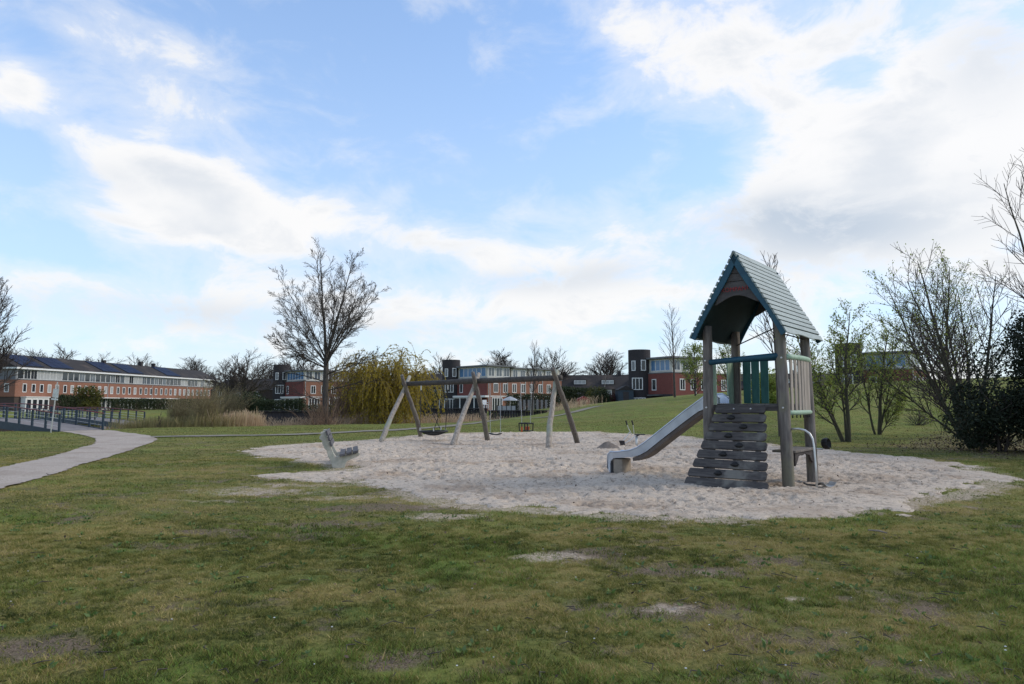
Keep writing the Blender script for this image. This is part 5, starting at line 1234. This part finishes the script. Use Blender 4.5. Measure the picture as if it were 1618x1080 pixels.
# ------------------------------------------------------------------ grass blades and twigs in the foreground
rg = np.random.default_rng(123)
def blades(n, y0, y1, hmin, hmax, wd, seed):
    rg = np.random.default_rng(seed); u = rg.random(n); y = np.sqrt(y0*y0+u*(y1*y1-y0*y0)); y = y+rg.normal(size=n)*.06*y1*(y > .93*y1); x = rg.uniform(-1, 1, n)*(.80*y+2.4)
    bare_, sprk_, moss_, lush_, s_ = patches(x, y); s_ = s_+(fbm(x*.8, y*1.1, 4, 61)-.5)*1.7+(fbm(x*4, y*5, 3, 63)-.5)*.8
    cl = fbm(x*9, y*9, 3, 15); keep_ = (rg.random(n) > np.clip(bare_*.80+sprk_*.85, 0, .94)) & (rg.random(n) < .18+1.2*sstep(.36, .6, cl)) & (s_ < .12+rg.random(n)*.2-.1)
    pin = sdist(x, y, [G(*p) for p in inner]+[G(*p) for p in outer][::-1]); keep_ &= (pin < -.04) & (sdist(x, y, WATER) < -.8)
    x, y, moss_, lush_, cl = x[keep_], y[keep_], moss_[keep_], lush_[keep_], cl[keep_]; n = len(x)
    nw = (y < 14) & (np.abs(x) < 14)
    z = ground_z(x, y)+np.where(nw, (fbm(x*3.2, y*3.2, 3, 91)-.5)*.05+(fbm(x*9, y*9, 2, 92)-.5)*.02, 0)-.004
    h = rg.uniform(hmin, hmax, n)*(.45+.9*cl)*(1+.45*np.minimum(lush_, 1)*(y < 20)); a = rg.uniform(0, 6.283, n); ln = rg.normal(size=(n, 2))*.75; w2 = wd*rg.uniform(.6, 1.4, n)*.5
    dx_, dy_ = np.cos(a)*w2, np.sin(a)*w2
    V = np.stack([np.c_[x-dx_, y-dy_, z], np.c_[x+dx_, y+dy_, z], np.c_[x+ln[:, 0]*h, y+ln[:, 1]*h, z+h]], 1).reshape(-1, 3)
    t1 = fbm(x*3.3, y*4.2, 3, 141); t2 = fbm(x*13, y*15, 2, 143); colr = np.clip(.40+.30*(moss_-.4)-.14*lush_+rg.normal(size=n)*.17+.70*(t1-.5)+.75*(t2-.5), 0, .85); colr = np.where(rg.random(n) < np.where(y > 20, .45, .28)*lush_, 1.0, colr); colr = np.where(y > 20, np.clip(colr-.14, 0, 1), colr)
    stw = rg.random(n) < .012; colr = np.where(stw, .78, colr); V[0::3][stw] = V[0::3][stw]; V[2::3][stw] = V[0::3][stw]+np.c_[rg.normal(size=stw.sum())*.05, rg.normal(size=stw.sum())*.05, rg.uniform(.005, .03, stw.sum())]
    return V, colr
V1, c1 = blades(1150000, 2.4, 8.6, .010, .034, .006, 1); V2, c2 = blades(480000, 8.2, 20, .012, .04, .010, 2); V3, c3 = blades(300000, 18, 46, .012, .045, .022, 3)
V = np.r_[V1, V2, V3]; cc = np.r_[c1, c2, c3]
me = fast_mesh('grass', V, np.arange(len(V)).reshape(-1, 3)); at_ = me.attributes.new('rnd', 'FLOAT', 'FACE'); at_.data.foreach_set('value', cc.astype(np.float32))
setp(mesh_obj('grass', me, M['grass']), 'short mossy green and straw coloured grass of the foreground lawn', 'grass', kind='stuff')
M['strawtwig'] = noisy('pale_twig', (.28, .24, .19), (.18, .15, .12), 8, (1, 1, 1), .85, .2)
sx_, sy_ = G(1389, 843); q = MB().tube([(-.07, .10, .012), (0, 0, .022), (.05, -.09, .012)], [.009, .012, .007], 6)
setp(q.build('stick', M['strawtwig'], None, (sx_, sy_, gz(sx_, sy_)+.01)), 'short pale stick lying on the grass below the sand', 'stick')
tw = MB(); rr_ = random.Random(5)
for k in range(150):
    px, py = rr_.uniform(900, 1618) if k % 3 else rr_.uniform(0, 900), rr_.uniform(840, 1075); x, y = G(px, py); a = rr_.uniform(0, 6.28); L = rr_.uniform(.04, .16); z = gz(x, y)+.02
    tw.tube([(x, y, z), (x+math.cos(a)*L*.5, y+math.sin(a)*L*.5, z+.012), (x+math.cos(a+.5)*L, y+math.sin(a+.5)*L, z)], [.003, .0035, .002], 4, False)
setp(tw.build('fallen_twigs', M['twig'], fix=False), 'thin fallen twigs scattered over the foreground lawn', 'twigs', kind='stuff')
pt = MB()
for k in range(46):
    px, py = rr_.uniform(0, 1618), rr_.uniform(830, 1075); x, y = G(px, py); z = gz(x, y)+.03; s = rr_.uniform(.003, .006)
    pt.box(x-s, x+s, y-s*.7, y+s*.7, z, z+s*.6)
setp(pt.build('white_petals', M['white']), 'tiny white petals and crumbs scattered on the lawn', 'petals', kind='stuff')

rg = np.random.default_rng(321); n = 5000; xx = rg.uniform(sx0, sx1, n); yy = rg.uniform(8, 30, n); kk = sdist(xx, yy, SAND) > .2; xx, yy = xx[kk][:520], yy[kk][:520]
zz = ground_z(xx, yy)+.03+sand_rel(xx, yy)+.01
setp(mesh_obj('sand_debris', leaf_mesh('sand_debris', np.c_[xx, yy, zz], .028, rg, up=.05), M['litter']), 'scattered dead leaves and crumbs lying on the sand', 'debris', kind='stuff')

# broad-leaved weeds and dead leaves in the lawn
rg = np.random.default_rng(77); P = []; D_ = []
for k in range(420):
    y = math.sqrt(rg.uniform(3.6**2, 9.5**2)); x = rg.uniform(-.78, .78)*y
    if sdist(np.array([x]), np.array([y]), SAND)[0] > -.3: continue
    nl = rg.integers(4, 9); z = gz(x, y)+(float(fbm(np.array([x*3.2]), np.array([y*3.2]), 3, 91)[0])-.5)*.05+.008; a0 = rg.uniform(0, 6.28)
    for q in range(nl):
        a = a0+q*6.283/nl; P.append((x+math.cos(a)*.008, y+math.sin(a)*.008, z)); D_.append((math.cos(a), math.sin(a), .55))
M['weed'] = leafmat('weed_leaf', [(.07, .12, .03), (.10, .17, .04), (.13, .19, .06), (.08, .13, .05)], .3)
setp(mesh_obj('weeds', leaf_mesh('weeds', P, .026, rg, dirs=D_, elong=1.7), M['weed']), 'small broad-leaved weed rosettes dotted through the foreground lawn', 'weeds', kind='stuff')
n = 420; y = np.sqrt(rg.uniform(3.6**2, 14**2, n)); x = rg.uniform(-.78, .78, n)*y; k_ = sdist(x, y, SAND) < -.1; x, y = x[k_], y[k_]
setp(mesh_obj('fallen_leaves', leaf_mesh('fallen_leaves', np.c_[x, y, ground_z(x, y)+.03], .02, rg, up=.1), M['litter']), 'dead brown leaves scattered over the lawn', 'leaves', kind='stuff')
